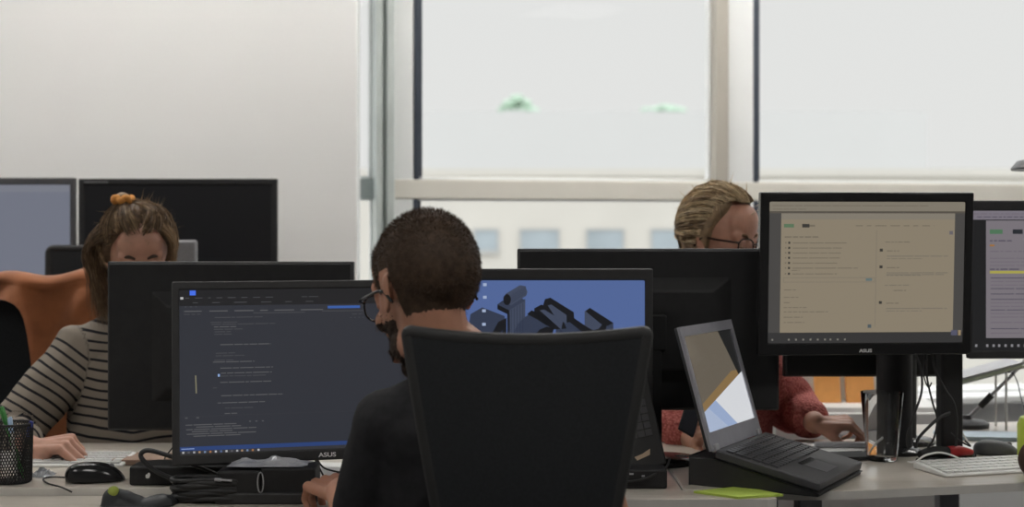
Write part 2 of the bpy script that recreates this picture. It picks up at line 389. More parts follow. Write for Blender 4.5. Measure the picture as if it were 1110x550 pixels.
# ---------------------------------------------------------------- monitors
def scr_mat_index(mats, m):
    if m not in mats: mats.append(m)
    return mats.index(m)
def monitor(label, loc, yaw, w, h, z0, tilt=0, bez=(.018,.018,.018,.024), content=None, base=(.24,.18), neckw=.05, logo=None,
            logosize=.014, frame=black, neck='flat', thick=.022, group=None, backlogo=None, gloss=False, stand=True, dz=DZ, lip=None, off=(0,0)):
    """local frame: screen looks to -y, z0 = bottom edge above the desk; bez = left, right, top, bottom"""
    t = thing('computer_monitor', label, 'monitor', (loc[0], loc[1], dz), yaw, group)
    TM = Matrix.Translation((0,0,z0+h/2)) @ Matrix.Rotation(-tilt, 4, 'X')
    l, r_, tp, bt = bez
    sx0, sx1, sz0, sz1 = -w/2+l, w/2-r_, -h/2+bt, h/2-tp
    m = MB()
    # bezel ring with a small step to the display
    def ring(o, i, y0, y1):
        ox0,oz0,ox1,oz1 = o; ix0,iz0,ix1,iz1 = i
        O = [(ox0,oz0),(ox1,oz0),(ox1,oz1),(ox0,oz1)]; I = [(ix0,iz0),(ix1,iz0),(ix1,iz1),(ix0,iz1)]
        vs = [(a,y0,c) for a,c in O]+[(a,y0,c) for a,c in I]+[(a,y1,c) for a,c in O]+[(a,y1,c) for a,c in I]
        fs = []
        for k in range(4):
            j = (k+1)%4
            fs += [(k,j,4+j,4+k),(8+j,8+k,12+k,12+j),(k,8+k,8+j,j),(4+k,4+j,12+j,12+k)]
        m.add(vs, fs, TM)
    ring((-w/2,-h/2,w/2,h/2),(sx0,sz0,sx1,sz1),0,thick)
    m.build('bezel', frame, t, bevel=.003, seg=3)
    hm = MB().box(-w/2+.004,thick-.004,-h/2+.004,w/2-.004,thick+.008,h/2-.004,TM)
    hm.add([(-w*.32,thick+.006,-h*.33),(w*.32,thick+.006,-h*.33),(w*.32,thick+.006,h*.33),(-w*.32,thick+.006,h*.33),
            (-w*.24,thick+.034,-h*.24),(w*.24,thick+.034,-h*.24),(w*.24,thick+.034,h*.24),(-w*.24,thick+.034,h*.24)],
           [(4,7,6,5),(0,4,5,1),(1,5,6,2),(2,6,7,3),(3,7,4,0)], TM)
    hm.build('rear_housing', blackm, t, bevel=.003)
    # display
    mats = [lit(8,8,9,.2)]; m = MB()
    m.box(sx0-.002,.004,sz0-.002,sx1+.002,.010,sz1+.002,TM)
    if content:
        layer = [0]
        def rect(u0, v0, u1, v1, mt, lay=1):
            m.cur = scr_mat_index(mats, mt); y = .0038-.00015*lay
            X = lambda u: sx0+(sx1-sx0)*u; Z = lambda v: sz1-(sz1-sz0)*v
            m.add([(X(u0),y,Z(v1)),(X(u1),y,Z(v1)),(X(u1),y,Z(v0)),(X(u0),y,Z(v0))], [(0,1,2,3)], TM)
        def poly(pts, mt, lay=2):
            m.cur = scr_mat_index(mats, mt); y = .0038-.00015*lay
            X = lambda u: sx0+(sx1-sx0)*u; Z = lambda v: sz1-(sz1-sz0)*v
            m.add([(X(u),y,Z(v)) for u,v in pts][::-1], [tuple(range(len(pts)))], TM)
        content(rect, poly)
    m.build('screen', mats, t, smooth=0)
    if stand:
        if off != (0,0):
            nk = MB().lathe([(neckw/2,.012),(neckw/2,z0+h*.62)], 28, Matrix.Translation((off[0],thick+.045+off[1],0)))
            nk.box(-.05,thick+.02,z0+h*.42,.05,thick+.05,z0+h*.60).box(0,thick+.03,z0+h*.46,off[0],thick+.045+off[1],z0+h*.56)
        elif neck == 'flat':
            nk = MB().box(-neckw/2,thick+.02,.012,neckw/2,thick+.05,z0+h*.55).box(-neckw*.7,thick+.01,z0+h*.38,neckw*.7,thick+.052,z0+h*.6)
        else:
            nk = MB().lathe([(neckw/2,.012),(neckw/2,z0+h*.5)], 28, Matrix.Translation((0,thick+.045,0)))
        nk.build('stand_neck', blackm, t, bevel=.004)
        bm_ = MB(); pr = [(base[0]/2,0),(base[0]/2,.008),(base[0]/2-.01,.014),(base[0]*.12,.02)]
        bm_.lathe(pr, 40, Matrix.Translation((off[0],thick+.03+off[1],0)) @ Matrix.Diagonal((1,base[1]/base[0],1,1)))
        bm_.build('stand_base', blackg, t)
    if logo:
        me = text_mesh(logo[0], logosize); me.materials.clear(); me.materials.append(whitelogo)
        me.transform(TM @ Matrix.Translation((logo[1],-.0008,-h/2+logo[2])) @ Matrix.Rotation(PI/2,4,'X') @ Matrix.Diagonal((1.25,1,1,1)))
        o = bpy.data.objects.new('logo', me); C.objects.link(o); o.parent = t; o['label'] = 'small white lettering'
    return t
def dashes(rect, y, x0, x1, mt, h=.006, lay=2, seed=0, U=None, Vf=None, wmin=.01, wmax=.05, gap=.006):
    random.seed(seed+int(y*1000)); x = x0
    while x < x1:
        e = min(x1, x+random.uniform(wmin, wmax)); rect(x, y, e, y+h, mt, lay); x = e+gap

# man's left monitor: dark code editor
def code(rect, poly):
    bgm = lit(52,54,61,1); rect(0,0,1,1,bgm,0)
    W = lambda px,y: (px-(193+(y-304)*.08))/296.0
    H = lambda y: (y-304)/184.0
    g = lit(96,96,98); g2 = lit(76,76,80); g3 = lit(140,135,110); 
    rect(0,0,1,.1,lit(36,36,38),1)
    rect(W(204,306),.005,W(209,306)+.004,.035,lit(70,110,225,1.2),3)
    rect(W(195,314),.045,W(198,314),.06,lit(190,190,190),3)
    def row(y,a,b,mt,hh=1.0,**k): dashes(rect,H(y),W(a,y),W(b,y),mt,h=hh/184.,seed=int(y*7),lay=3,**k)
    row(313,200,292,g2,wmin=.008,wmax=.03,gap=.02); row(313,322,340,g2)
    row(318.5,208,340,g2,wmin=.005,wmax=.05,gap=.05)
    row(323,200,215,g2,wmin=.005,wmax=.012,gap=.012)
    for a,b_ in [(200,218),(226,245),(252,272),(279,287),(294,315),(322,346)]: rect(W(a,328),H(328),W(b_,328),H(329.2),g,3)
    rect(W(351,326),H(324.5),W(386,326),H(327.5),lit(62,98,170),3)
    rect(W(272,331),H(331),W(327,331),H(332),g2,3); rect(W(345,330),H(330),W(390,330),H(331),g2,3); row(331.5,200,217,g2)
    row(334,378,388,g2); row(338,376,398,g2,wmin=.004,wmax=.006,gap=.01)
    for y,a,b_,mt in [(335.5,232,282,g2),(341,228,256,g2),(343.3,229,296,g2),(346.2,232,255,g),(349,232,262,g2),(351.8,233,250,g2),(354.6,233,252,g2),
          (366.5,240,293,g),(376,236,256,g2),(379,236,266,g2),(384,235,255,g2),(386,234,277,g),(393,242,297,g),(398.7,243,296,g),(402,242,290,g2),
          (409,243,296,g),(415,236,240,g2),(424,245,309,g),(432,242,291,g),(438,250,280,g2),(444,250,263,g)]:
        row(y,a,b_,mt,1.0,wmin=.012,wmax=.06,gap=.004)
    rect(W(240,401),H(400),W(242,401),H(403),lit(150,180,230),3)
    poly([(W(216.6,401),H(401)),(W(217.8,401),H(401)),(W(220,421),H(421)),(W(218.8,421),H(421))],g3,3)
    rect(0,H(446),1,H(447),lit(56,57,63),2)
    row(447.5,210,232,g,1.2,wmin=.008,wmax=.012,gap=.03); row(453.5,276,292,g,1.2,wmin=.006,wmax=.008,gap=.016)
    for y,a,b_ in [(455.5,211,263),(458,222,268),(460.6,212,284),(463,218,260),(465.6,213,284),(468,220,268)]: row(y,a,b_,g,1.0,wmin=.02,wmax=.09,gap=.004)
    rect(0,H(480),1,H(484.5),lit(48,70,122,1),2); rect(.005,H(481.8),.05,H(482.8),lit(140,160,210),3)
    rect(0,H(484.5),1,1,lit(58,58,62),2)
    for i,px in enumerate([210,215.5,221,226.5,232,237.5,243,248.5,254,259.5,265,270,275.5,281,287]):
        c_ = [(190,190,190),(95,95,100),(170,170,175),(170,140,110),(120,140,170),(170,120,80),(190,190,195),(90,110,150)][i%8]
        rect(W(px,486),H(485.2),W(px,486)+.007,H(487.4),lit(*c_),3)
M1 = P(346, 500, 2.75)
yw = R(15)
monitor('black monitor showing a dark code editor, left of the seated man', (M1.x+.004, 2.755), yw, .578, .357, .05, tilt=R(9), bez=(.014,.014,.016,.022),
        content=code, logo=('ASUS', .008, .006), logosize=.012, gloss=True, base=(.18,.12), off=(-.10,.012))
# man's right monitor: blue screen with block letters
def blue(rect, poly):
    rect(0,0,1,1,lit(88,110,163),0)
    X = lambda px: (px-426)/273.0
    Y = lambda py: (py-295)/150.0
    dk = lit(27,28,32); sd = lit(56,64,84); s2 = lit(70,78,98); s3 = lit(44,52,72); wh = lit(170,185,215)
    def pg(pts, mt, lay=2): poly([(X(a),Y(b_)) for a,b_ in pts], mt, lay)
    def stroke(pts, wd, mt, lay):       # thick line
        P2 = [Vector(p) for p in pts]; Lf=[]; Rt=[]
        for i,p in enumerate(P2):
            d = (P2[min(i+1,len(P2)-1)]-P2[max(i-1,0)]).normalized(); n = Vector((-d.y,d.x))*wd/2; Lf.append(p+n); Rt.append(p-n)
        for i in range(len(P2)-1): pg([Lf[i],Lf[i+1],Rt[i+1],Rt[i]][::-1], mt, lay)
    # far-left letter
    pg([(518,323),(543,332),(545,362),(500,362),(505,330)],sd)
    pg([(529,350),(536,338),(545,334),(545,362),(529,362)],dk,3); pg([(534,352),(541,346),(543,362),(534,362)],s3,4)
    # the i: block and cylinder
    pg([(535,320),(541,316),(549,322),(549,362),(546,362),(546,330),(535,325)],dk,3)
    pg([(548,324),(566,314),(566,352),(552,362),(547,362)],s2,3); pg([(535,320),(548,326),(566,316),(560,312),(548,313)],sd,4)
    for k in range(5): stroke([(550.5+3.2*k,325-1.6*k),(550.5+3.2*k,360)],.5,s3,5)
    pg([(544,309),(560,300),(566,301),(568.5,307),(567,311),(550,321),(545,318)],s2,6); 
    pg([(541.5,314)]+[(545.7+4.4*math.cos(a),315+5.8*math.sin(a)) for a in [i*PI/6 for i in range(7,18)]],dk,7)
    for k in range(4): stroke([(550,311.5+2.2*k),(567,301.5+2.2*k)],.5,s3,7)
    # round letter
    pts=[(553,364),(553,349),(557,341),(563,335),(573,328),(588,332),(598,340),(590,346),(582,352),(578,364)]; pg(pts,sd,4)
    pg([(568,330),(573,326),(592,334),(598,339),(590,342),(580,336)],dk,5); pg([(573,364),(575,354),(582,346),(590,343),(598,345),(592,364)],dk,5); pg([(580,364),(581,356),(585,352),(587,364)],s2,6)
    # two long arms
    pg([(576,324),(584,320),(606,332),(612,345),(596,346),(576,330)],dk,5); pg([(582,326),(588,325),(608,337),(606,346)],s2,6)
    pg([(586,320),(588,314.5),(594,313),(620,328),(620,337),(612,339),(586,325)],dk,6); pg([(591,321),(595,320),(612,331),(612,340),(600,334)],s2,7)
    pg([(600,340),(612,336),(620,328),(621,340),(634,352),(640,364),(600,364)],sd,4)
    pg([(605,346),(612,352),(609,362),(600,364)],s3,5); pg([(611,352),(615,351),(612,356)],wh,6)
    # final hook
    pg([(615,338),(620,334),(636,344),(642,347),(648,345),(652,340),(657,341),(655,348),(646,352),(638,352),(630,349)],dk,7)
    pg([(632,327),(637,324),(664,339),(664,358),(655,360),(652,345),(648,350),(640,350),(632,344)],s2,5)
    pg([(633,327),(638,323.5),(664,339),(661,343),(650,340)],dk,6); pg([(656,343),(664,339),(664,358),(657,361)],sd,7)
    pg([(604,360),(612,354),(626,353),(636,358),(630,364),(600,366)],s2,6)
    for i,(a,b_) in enumerate([(519,298),(519,311),(518,325),(518,339)]): rect(X(a),Y(b_),X(a+4),Y(b_+3),wh,8)
monitor('black monitor with a blue screen of dark block lettering, right of the man\'s head', (P(566,0,2.88).x, 2.88), 0, .545, .35, .075, bez=(.017,.017,.024,.024),
        content=blue, base=(.2,.16), neckw=.05)
# woman's monitor, seen from the back
wm = P(250,0,2.97)
monitor('black monitor seen from behind, hiding the lower face of the striped-top woman', (wm.x, 2.99), PI-R(1), .53, .363, .075, base=(.2,.16))
# blond woman's monitors, seen from behind
am = P(703,0,3.03)
monitor('wide black monitor seen from behind, in front of the blond woman in glasses', (am.x, 3.06), PI, .575, .355, .11, base=(.22,.15))
bmn = P(930,0,3.17)
monitor('black monitor seen from behind, hidden for the most part by the beige-page monitor', (bmn.x+.045, 3.33), PI, .375, .31, .155, base=(.16,.12), neckw=.06, off=(-.085,.001))
# right monitor: beige page
def page(rect, poly):
    U = lambda px: (px-830)/216.0
    H = lambda y: (y-218)/160.0
    rect(0,0,1,1,lit(78,76,74),0)
    rect(0,0,1,H(229),lit(136,129,115),1); rect(0,H(228.6),1,H(231),lit(92,86,78),2)
    rect(U(843),H(231),U(1035),H(366),lit(146,135,116),1); rect(U(843),H(231),U(1035),H(238),lit(138,131,118),2)
    f = lit(118,110,96); f2 = lit(124,117,104); dkk = lit(62,60,56); gr = lit(96,122,94)
    def row(y,a,b_,mt,h=.8,**k): dashes(rect,H(y),U(a),U(b_),mt,h=h/160.,seed=int(y*3),lay=3,**k)
    row(222,833,1005,f,.8,wmin=.02,wmax=.15); row(226,834,870,f,.8)
    rect(U(846),H(243),U(857),H(247),gr,3); rect(U(866),H(243),U(874),H(247),dkk,3); rect(U(874),H(244),U(880),H(246),f,3)
    row(244.5,925,1012,f,1,wmin=.02,wmax=.06,gap=.02); row(257,847,884,f,1.4,wmin=.02,wmax=.05)
    for y,e in [(264,915),(269.8,910),(275.4,909),(281,908),(286.8,905),(292.5,928),(299,905)]:
        rect(U(847.6),H(y-.6),U(849),H(y+1),f,3); rect(U(851),H(y-1),U(853.2),H(y+1.4),dkk,3); row(y,856,e,f,.9,wmin=.03,wmax=.12)
    row(295,855,864,f)
    rect(U(846),H(303.5),U(947),H(309),f2,2); rect(U(846.5),H(304),U(946.5),H(308.5),lit(146,135,116),3); rect(U(937),H(304.5),U(944),H(307.5),lit(104,120,120),4)
    for y,e in [(317,860),(325.5,864),(331.5,855),(337,872),(342,896),(348,868),(354,870)]: row(y,847,e,f,.9)
    rect(U(948),H(250),U(948.5),H(360),f2,3)
    for y in [271,290,330.5]:
        rect(U(952),H(y),U(955.4),H(y+3.2),dkk,3); row(y+2,960,974,f,1); row(y+8,960,1028,f2,1,wmin=.06,wmax=.2); row(y+11,960,1000,f2,.8)
    row(263,958,985,f,1); row(300,960,1024,f2,1,wmin=.06,wmax=.2); row(312,958,985,f2,1); row(318,968,982,f,1)
    rect(U(1029),H(251),U(1033),H(255),lit(110,105,110),3); rect(U(940),H(357),U(944),H(361),lit(86,96,100),3)
    rect(0,H(366),1,1,lit(58,57,57),2)
    for px in [834,852,860,868,876,884,892,898,906,914]: rect(U(px),H(373),U(px+2),H(375),lit(130,128,120),3)
    rect(U(1033),H(364),U(1040),H(370),lit(90,90,110),3); rect(U(1041),H(364),U(1044),H(370),lit(160,140,110),3)
RM = P(937,0,2.97)
monitor('glossy black monitor showing a beige web page, above the drinking glass', (RM.x, 2.95), R(4), .463, .348, .238, tilt=R(-3), bez=(.020,.018,.020,.026),
        content=page, logo=('ASUS', .0, .0065), logosize=.0095, base=(.11,.11), neck='flat', neckw=.080, frame=blackg, off=(.128,.125))
def page2(rect, poly):
    U = lambda px: (px-1057)/250.0
    H = lambda y: (y-228)/157.0
    rect(0,0,1,1,lit(34,34,35),0); rect(0,0,1,H(238),lit(128,122,132),1); rect(U(1066),H(218),U(1071),H(223),lit(70,110,230,1.3),4)
    rect(U(1072),H(239),U(1300),H(371),lit(128,122,128),1)
    f = lit(116,108,118); d2 = lit(88,82,96); 
    def row(y,a,b_,mt,h=.8,**k): dashes(rect,H(y),U(a),U(b_),mt,h=h/157.,seed=int(y*3),lay=3,**k)
    row(231,1059,1300,f,1); row(234.5,1062,1200,d2,1)
    rect(U(1076),H(249),U(1090),H(254),lit(84,122,92),3); rect(U(1101),H(249),U(1112),H(254),lit(40,44,50),3)
    row(261,1076,1100,d2,1.4); rect(U(1076),H(266),U(1081),H(268),lit(170,120,60),3); row(273,1076,1280,f,1.2)
    for y in [281,285,289]: row(y,1076,1280,f,.9,wmin=.05,wmax=.2)
    row(293,1076,1108,d2,1.4); rect(U(1076),H(295.5),U(1290),H(298.5),lit(176,168,84),3)
    for y in [303,307,311,315,321,327,331,335,339,343,347,353,360,365]: row(y,1077,1290,f if y%3 else d2,1,wmin=.05,wmax=.2)
    for px in [1060,1072,1079,1085,1092,1099,1106,1113]: rect(U(px),H(378),U(px+2.5),H(381),lit(140,138,142),3)
m4 = P(1186,0,3.0)
monitor('black monitor with a mauve web page, cut off by the right edge of the photo', (m4.x, 3.02), R(1.5), .533, .345, .225, bez=(.008,.02,.022,.018), content=page2, base=(.2,.15), stand=False)
FR = bpy.context.scene.objects
t = [o for o in FR if o.type == 'EMPTY' and 'mauve' in o.get('label','')][0]
nx = P(1024,0,3.07).x-m4.x+.01
MB().box(nx-.024,.03,.02,nx+.024,.075,.33).box(nx-.02,.04,.30,-.1,.07,.36).box(-.14,.035,.27,-.04,.07,.40).build('stand_arm', blackm, t, bevel=.006)
MB().lathe([(.05,0),(.05,.01),(.045,.018),(.03,.022)],32,Matrix.Translation((nx+.008,.05,0))@Matrix.Diagonal((1,.8,1,1))).build('stand_base', blackg, t)
# back-left monitors on the next row of desks
def greyscr(rect, poly): rect(0,0,1,1,lit(120,124,138),0); rect(0,0,1,.05,lit(128,131,142),1)
def offscr(rect, poly): rect(0,0,1,1,lit(14,14,15,1),0)
bl = P(190,0,4.35); gl_ = P(-20,0,4.35)
monitor('black switched-off monitor before the white partition, behind the striped-top woman', (bl.x,4.38), 0, .629, .388, .281, content=offscr, bez=(.018,.018,.018,.018), base=(.2,.16), dz=.745, frame=blackm)
monitor('grey-framed monitor with a pale bluish screen in the far left corner', (gl_.x,4.38), 0, .567, .50, .172, content=greyscr, bez=(.016,.016,.022,.018), base=(.2,.16), frame=dgrey, dz=.745)
for o in list(C.objects):
    if o.type=='EMPTY' and 'switched-off' in o.get('label',''):
        m = MB()
        for k in range(9): m.box(-.295+k*.0085,-.001,.656,-.295+k*.0085+.006,.001,.660)
        m.build('logo', mgrey, o)
desk('pale desk along the white partition, under the two far monitors', [(-2.6,4.2),(-.55,4.2),(-.55,4.72),(-2.6,4.72)], DZ, [(-2.5,4.3),(-.65,4.3),(-.65,4.65),(-2.5,4.65)])

# ---------------------------------------------------------------- office chairs
def rounded(w0, w1, h, r, n=7, dip=0):
    """outline of a chair back in x,z: bottom width w0, top width w1"""
    pts = []
    for cx, cz, a0 in [(w0/2-r, r, -90), (w1/2-r*.6, h-r*.6, 0), (-w1/2+r*.6, h-r*.6, 90), (-w0/2+r, r, 180)]:
        rr = r if cz < h/2 else r*.6
        for i in range(n):
            a = R(a0+90*i/(n-1)); pts.append((cx+rr*math.cos(a), cz+rr*math.sin(a)))
    return pts
def office_chair(label, loc, yaw, w0, w1, zb, h, curve=.04, lean=.0, fab=chairfab, frame=chairpl, dip=0, r=.05, group=None, tilt=0):
    """local frame: the sitter looks to +y, the back stands at y=0 convex to -y"""
    t = thing('office_chair', label, 'chair', loc, yaw, group)
    out = rounded(w0, w1, h, r); n = len(out)
    def pos(x, z, off=0):
        q = x/(w1/2)
        return Vector((x, -curve*(1-q*q) - lean*(z/h) + off - .02*math.sin(PI*z/h), zb+z+ tilt*x - dip*(1-q*q)*(z/h)))
    # frame: closed loop, oval section
    pts = [pos(*p) for p in out]; m = MB(); vs = []; fs = []; k = 10
    ctr = Vector((0, -curve*.5, zb+h/2))
    # densify top edge
    dens = []
    for i in range(n):
        a = out[i]; b_ = out[(i+1)%n]; s_ = max(1, int(math.hypot(a[0]-b_[0], a[1]-b_[1])/.03))
        for j in range(s_): dens.append((a[0]+(b_[0]-a[0])*j/s_, a[1]+(b_[1]-a[1])*j/s_))
    n = len(dens); cz = h/2
    for i in range(n):
        a = Vector(dens[i-1]); b_ = Vector(dens[(i+1)%n]); d = (b_-a).normalized(); nn = Vector((d.y, -d.x))
        for j in range(k):
            q = 2*PI*j/k; cc = math.cos(q); ss = math.sin(q)
            cc = math.copysign(abs(cc)**.6, cc); ss = math.copysign(abs(ss)**.6, ss)
            p = Vector(dens[i]) - nn*.011 + nn*.011*cc
            vs.append(pos(p.x, p.y, .012*ss))
    for i in range(n):
        for j in range(k):
            fs.append((i*k+j, i*k+(j+1)%k, ((i+1)%n)*k+(j+1)%k, ((i+1)%n)*k+j))
    m.add(vs, fs); m.build('back_frame', frame, t, smooth=60)
    # mesh panel
    m = MB(); nx, nz = 24, 20; vs = []; fs = []
    for s_ in (0, 1):
        for i in range(nz+1):
            z = .012+(h-.024)*i/nz; ww = (w0+(w1-w0)*z/h)/2-.010
            ins = max(0, r*.35*(1-min(z, h-z)/(r*.6))) if min(z,h-z) < r*.6 else 0
            for j in range(nx+1):
                x = -ww+ins+(2*(ww-ins))*j/nx; vs.append(pos(x, z, -.011+.006*s_))
    st = (nz+1)*(nx+1)
    for s_ in (0,1):
        for i in range(nz):
            for j in range(nx):
                q = (s_*st+i*(nx+1)+j, s_*st+i*(nx+1)+j+1, s_*st+(i+1)*(nx+1)+j+1, s_*st+(i+1)*(nx+1)+j)
                fs.append(q if s_ == 0 else q[::-1])
    m.add(vs, fs); m.build('backrest', fab, t, smooth=80)
    MB().box(-.03,-curve-.05,.42,.03,-curve-.025,zb+h*.45).box(-.03,-curve-.05,.38,.03,.18,.43).build('back_support', frame, t, bevel=.008)
    MB().prism([(-.23,.06),(-.19,.02),(.19,.02),(.23,.06),(.24,.40),(.20,.48),(-.20,.48),(-.24,.40)], .43, .50).build('seat', fab, t, bevel=.02, seg=3)
    MB().lathe([(.028,.08),(.028,.25),(.018,.25),(.018,.43)], 20, Matrix.Translation((0,.24,0))).build('gas_column', blackg, t)
    for i in range(5):
        a = 2*PI*i/5+.3; c_, s_ = math.cos(a), math.sin(a)
        lg = MB().tube([(0,.24,.10),(.15*c_,.24+.15*s_,.095),(.29*c_,.24+.29*s_,.07)], [.026,.02,.015], 8).build('leg', frame, t)
        MB().lathe([(.027,-.012),(.027,.012)], 18, Matrix.Translation((.29*c_,.24+.29*s_,.0275)) @ Matrix.Rotation(a,4,'Z') @ Matrix.Rotation(PI/2,4,'X')).build('caster', blackc, lg)
    return t
# ---------------------------------------------------------------- people
def skinmat(name, col): return mat(name, col, .5, var=.10, scale=30, bump=.12, bscale=350, sss=.12)
def head_prims(mb, M, female=False):
    """head in local axes x right, y to the face, z up; eyes at z=0; M places it"""
    R3 = M.to_3x3(); sc = R3.col[0].length
    Rn = Matrix([R3.row[i] for i in range(3)])
    def e(c, r, rot=None):
        tmp = MB(); tmp.ell(c, r, rot); mb.add([M @ v for v in tmp.v], tmp.f)
    def cp(p0, r0, p1, r1):
        tmp = MB(); tmp.cap(p0, r0, p1, r1); mb.add([M @ v for v in tmp.v], tmp.f)
    e((0,-.012,.030),(.073,.094,.082)); e((0,.020,-.010),(.062,.066,.082)); e((0,.026,-.062),(.047,.050,.046))
    e((0,.062,-.098),(.020,.018,.015)); e((0,.055,.045),(.055,.036,.045))
    cp((-.04,.068,.022),.0135,(.04,.068,.022),.0135); e((0,.070,.02),(.03,.018,.014))        # brow
    cp((0,.083,.008),.008,(0,.106,-.038),.0105); e((.012,.094,-.042),(.009,.010,.008)); e((-.012,.094,-.042),(.009,.010,.008)) # nose
    for s in (-1,1):
        e((s*.038,.060,-.028),(.019,.020,.018)); e((s*.031,.074,0),(.0135,.0135,.012))         # cheek, eye
        e((s*.031,.0765,.0085),(.016,.010,.005))
        e((s*.045,.01,-.070),(.014,.035,.022))
        # ear: rim, bowl, lobe
        q = Matrix.Rotation(s*R(20),3,'Z')
        e((s*.075,-.008,.000),(.005,.014,.024),q); e((s*.079,-.014,.009),(.005,.010,.017),q); e((s*.074,-.003,-.020),(.005,.007,.008),q)
    cp((-.02,.086,-.070),.0065,(.02,.086,-.070),.0065); cp((-.016,.085,-.081),.007,(.016,.085,-.081),.007)
    return mb
def hand_prims(mb, M, side=1, curl=(35,45,30), spread=4, thumb=(30, 20, 25), sc=1.0):
    """local: x to the fingertips, z = back of the hand, thumb on +y*side"""
    def A(p): return M @ (Vector(p)*sc)
    def cp(p0,r0,p1,r1):
        mb.cap(A(p0), r0*sc, A(p1), r1*sc, 12)
    # palm
    ys = [.030,.010,-.011,-.030]; xs = [.088,.092,.088,.080]
    for y, x in zip(ys, xs):
        cp((.008,y*.62*side,-.002),.0135,(x*.95,y*side,0),.0105)
    cp((.0,0,0),.019,(.05,0,-.004),.016)
    cp((.02,.022*side,-.01),.015,(.05,.030*side,-.008),.013)
    Ls = [(.042,.026,.020),(.046,.029,.021),(.043,.027,.020),(.034,.021,.018)]
    for i,(y,x) in enumerate(zip(ys,xs)):
        p = Vector((x*.95,y*side,0)); az = R(spread)*(1.5-i)*side*1.0; el = 0; r = [.0092,.0082,.0074,.0064]
        if i == 3: r = [q*.88 for q in r]
        for j in range(3):
            el += R(curl[j]*(1+.12*i)); d = Vector((math.cos(el)*math.cos(az), math.sin(az)*math.cos(el), -math.sin(el)))
            q = p+d*Ls[i][j]; cp(p, r[j], q, r[j+1]); p = q
    p = Vector((.022,.026*side,-.010)); a = R(thumb[0]+20); el = R(thumb[1])
    for j,(l,r0,r1) in enumerate([(.042,.014,.011),(.032,.0105,.0095),(.026,.0095,.0075)]):
        d = Vector((math.cos(a)*math.cos(el), side*math.sin(a)*math.cos(el), -math.sin(el))); q = p+d*l; cp(p,r0,q,r1); p = q; a -= R(thumb[2])*.6; el += R(8)
    return mb
def frameM(origin, xdir, zdir):
    x = Vector(xdir).normalized(); z = Vector(zdir); z = (z-x*z.dot(x)).normalized(); y = z.cross(x)
    M = Matrix((x,y,z)).transposed().to_4x4(); M.translation = origin; return M
def fold(sc1=9, a1=.006, sc2=25, a2=.0015, seed=0):
    def f(co, n):
        p = Vector((co.x*sc1+seed, co.y*sc1, co.z*sc1*.55)); q = Vector((co.x*sc2, co.y*sc2+seed, co.z*sc2*.6))
        v = noise.noise(p); return (1-abs(v)*2)*a1*.6 + noise.noise(q)*a2
    return f
def headM(c, yaw, pitch, roll=0, s=(1,1,1)):
    return Matrix.Translation(c) @ Matrix.Rotation(yaw,4,'Z') @ Matrix.Rotation(pitch,4,'X') @ Matrix.Rotation(roll,4,'Y') @ Matrix.Diagonal((s[0],s[1],s[2],1))
def person(label, loc):
    return thing('person', label, 'person', loc)
def glasses(t, HM, lw=.026, lh=.019, y=.098, fm=blackg, z=-.004, tint=(.8,.85,.95)):
    g = MB()
    def tp(pts, r, n=8, cl=False):
        g.tube([HM @ Vector(p) for p in pts], r, n)
    for s in (-1,1):
        ring = []
        for i in range(17):
            a = 2*PI*i/16; cx = s*.034
            rx = lw*(abs(math.cos(a))**.8)*math.copysign(1,math.cos(a)); rz = lh*(abs(math.sin(a))**.8)*math.copysign(1,math.sin(a))
            ring.append((cx+rx, y-.012*abs(cx+rx)/.06, z+rz))
        tp(ring, .0019)
        tp([(s*.059,y-.012,z+.008),(s*.072,y-.022,z+.009),(s*.080,.04,z+.009),(s*.081,-.004,z+.008),(s*.078,-.026,z-.012)], .0027)
    tp([(-.010,y-.002,z+.004),(0,y+.002,z+.007),(.010,y-.002,z+.004)], .0022)
    root = g.build('glasses', fm, t); 
    for s in (-1,1):
        pts = []
        for i in range(20):
            a = 2*PI*i/20; cx = s*.034
            rx = lw*(abs(math.cos(a))**.8)*math.copysign(1,math.cos(a)); rz = lh*(abs(math.sin(a))**.8)*math.copysign(1,math.sin(a))
            pts.append(HM @ Vector((cx+rx, y-.012*abs(cx+rx)/.06, z+rz)))
        off = HM.to_3x3() @ Vector((0,.0012,0)); m = MB(); m.add(pts+[p+off for p in pts], [tuple(range(20)),tuple(range(20,40))[::-1]]+[(i,(i+1)%20,20+(i+1)%20,20+i) for i in range(20)])
        m.build('lens', lensm, root, smooth=0)
    return root
lensm = glassm('lens_glass', (.97,.98,.99), ior=1.2)
def shift(o, loc):
    o.data.transform(Matrix.Translation(-Vector(loc))); return o

# --- the man in the middle, seen from behind
ML = Vector((-.03, 2.32, 0)); man = person('man in black t-shirt and glasses seated on the office chair, seen from behind', ML)
skin_m = skinmat('tanned_skin', (.47, .235, .155)); skin_w = skinmat('fair_skin', (.46, .245, .175)); skin_b = skinmat('rosy_skin', (.52, .27, .19))
hc = P(461, 318, 2.30)
HM = headM(hc, R(36), R(-14), R(0), (1.06,1.08,1.17))
mb = MB(); head_prims(mb, HM)
C7 = V(-.075, 2.285, 1.02)
mb.chain([hc+V(.008,-.030,-.01), hc+V(.018,-.022,-.075), C7+V(.0,.02,.0), C7+V(.01,.03,-.08)], [.058,.058,.064,.085])
mb.chain([hc+V(-.01,.02,-.05), C7+V(-.01,.05,.0)], [.046,.05])
mb.chain([hc+V(.02,-.02,-.09), V(.03,2.29,.985)], [.045,.05])
Ls_, Rs_ = V(-.205,2.30,.925), V(.105,2.28,.945)
Le, Re = V(-.262,2.33,.73), V(.158,2.32,.765)
Lw, Rw = V(-.312,2.515,.775), V(.02,2.54,.775)
mb.chain([C7+V(.02,.03,-.08), V(-.05,2.33,.80)], [.09,.10])
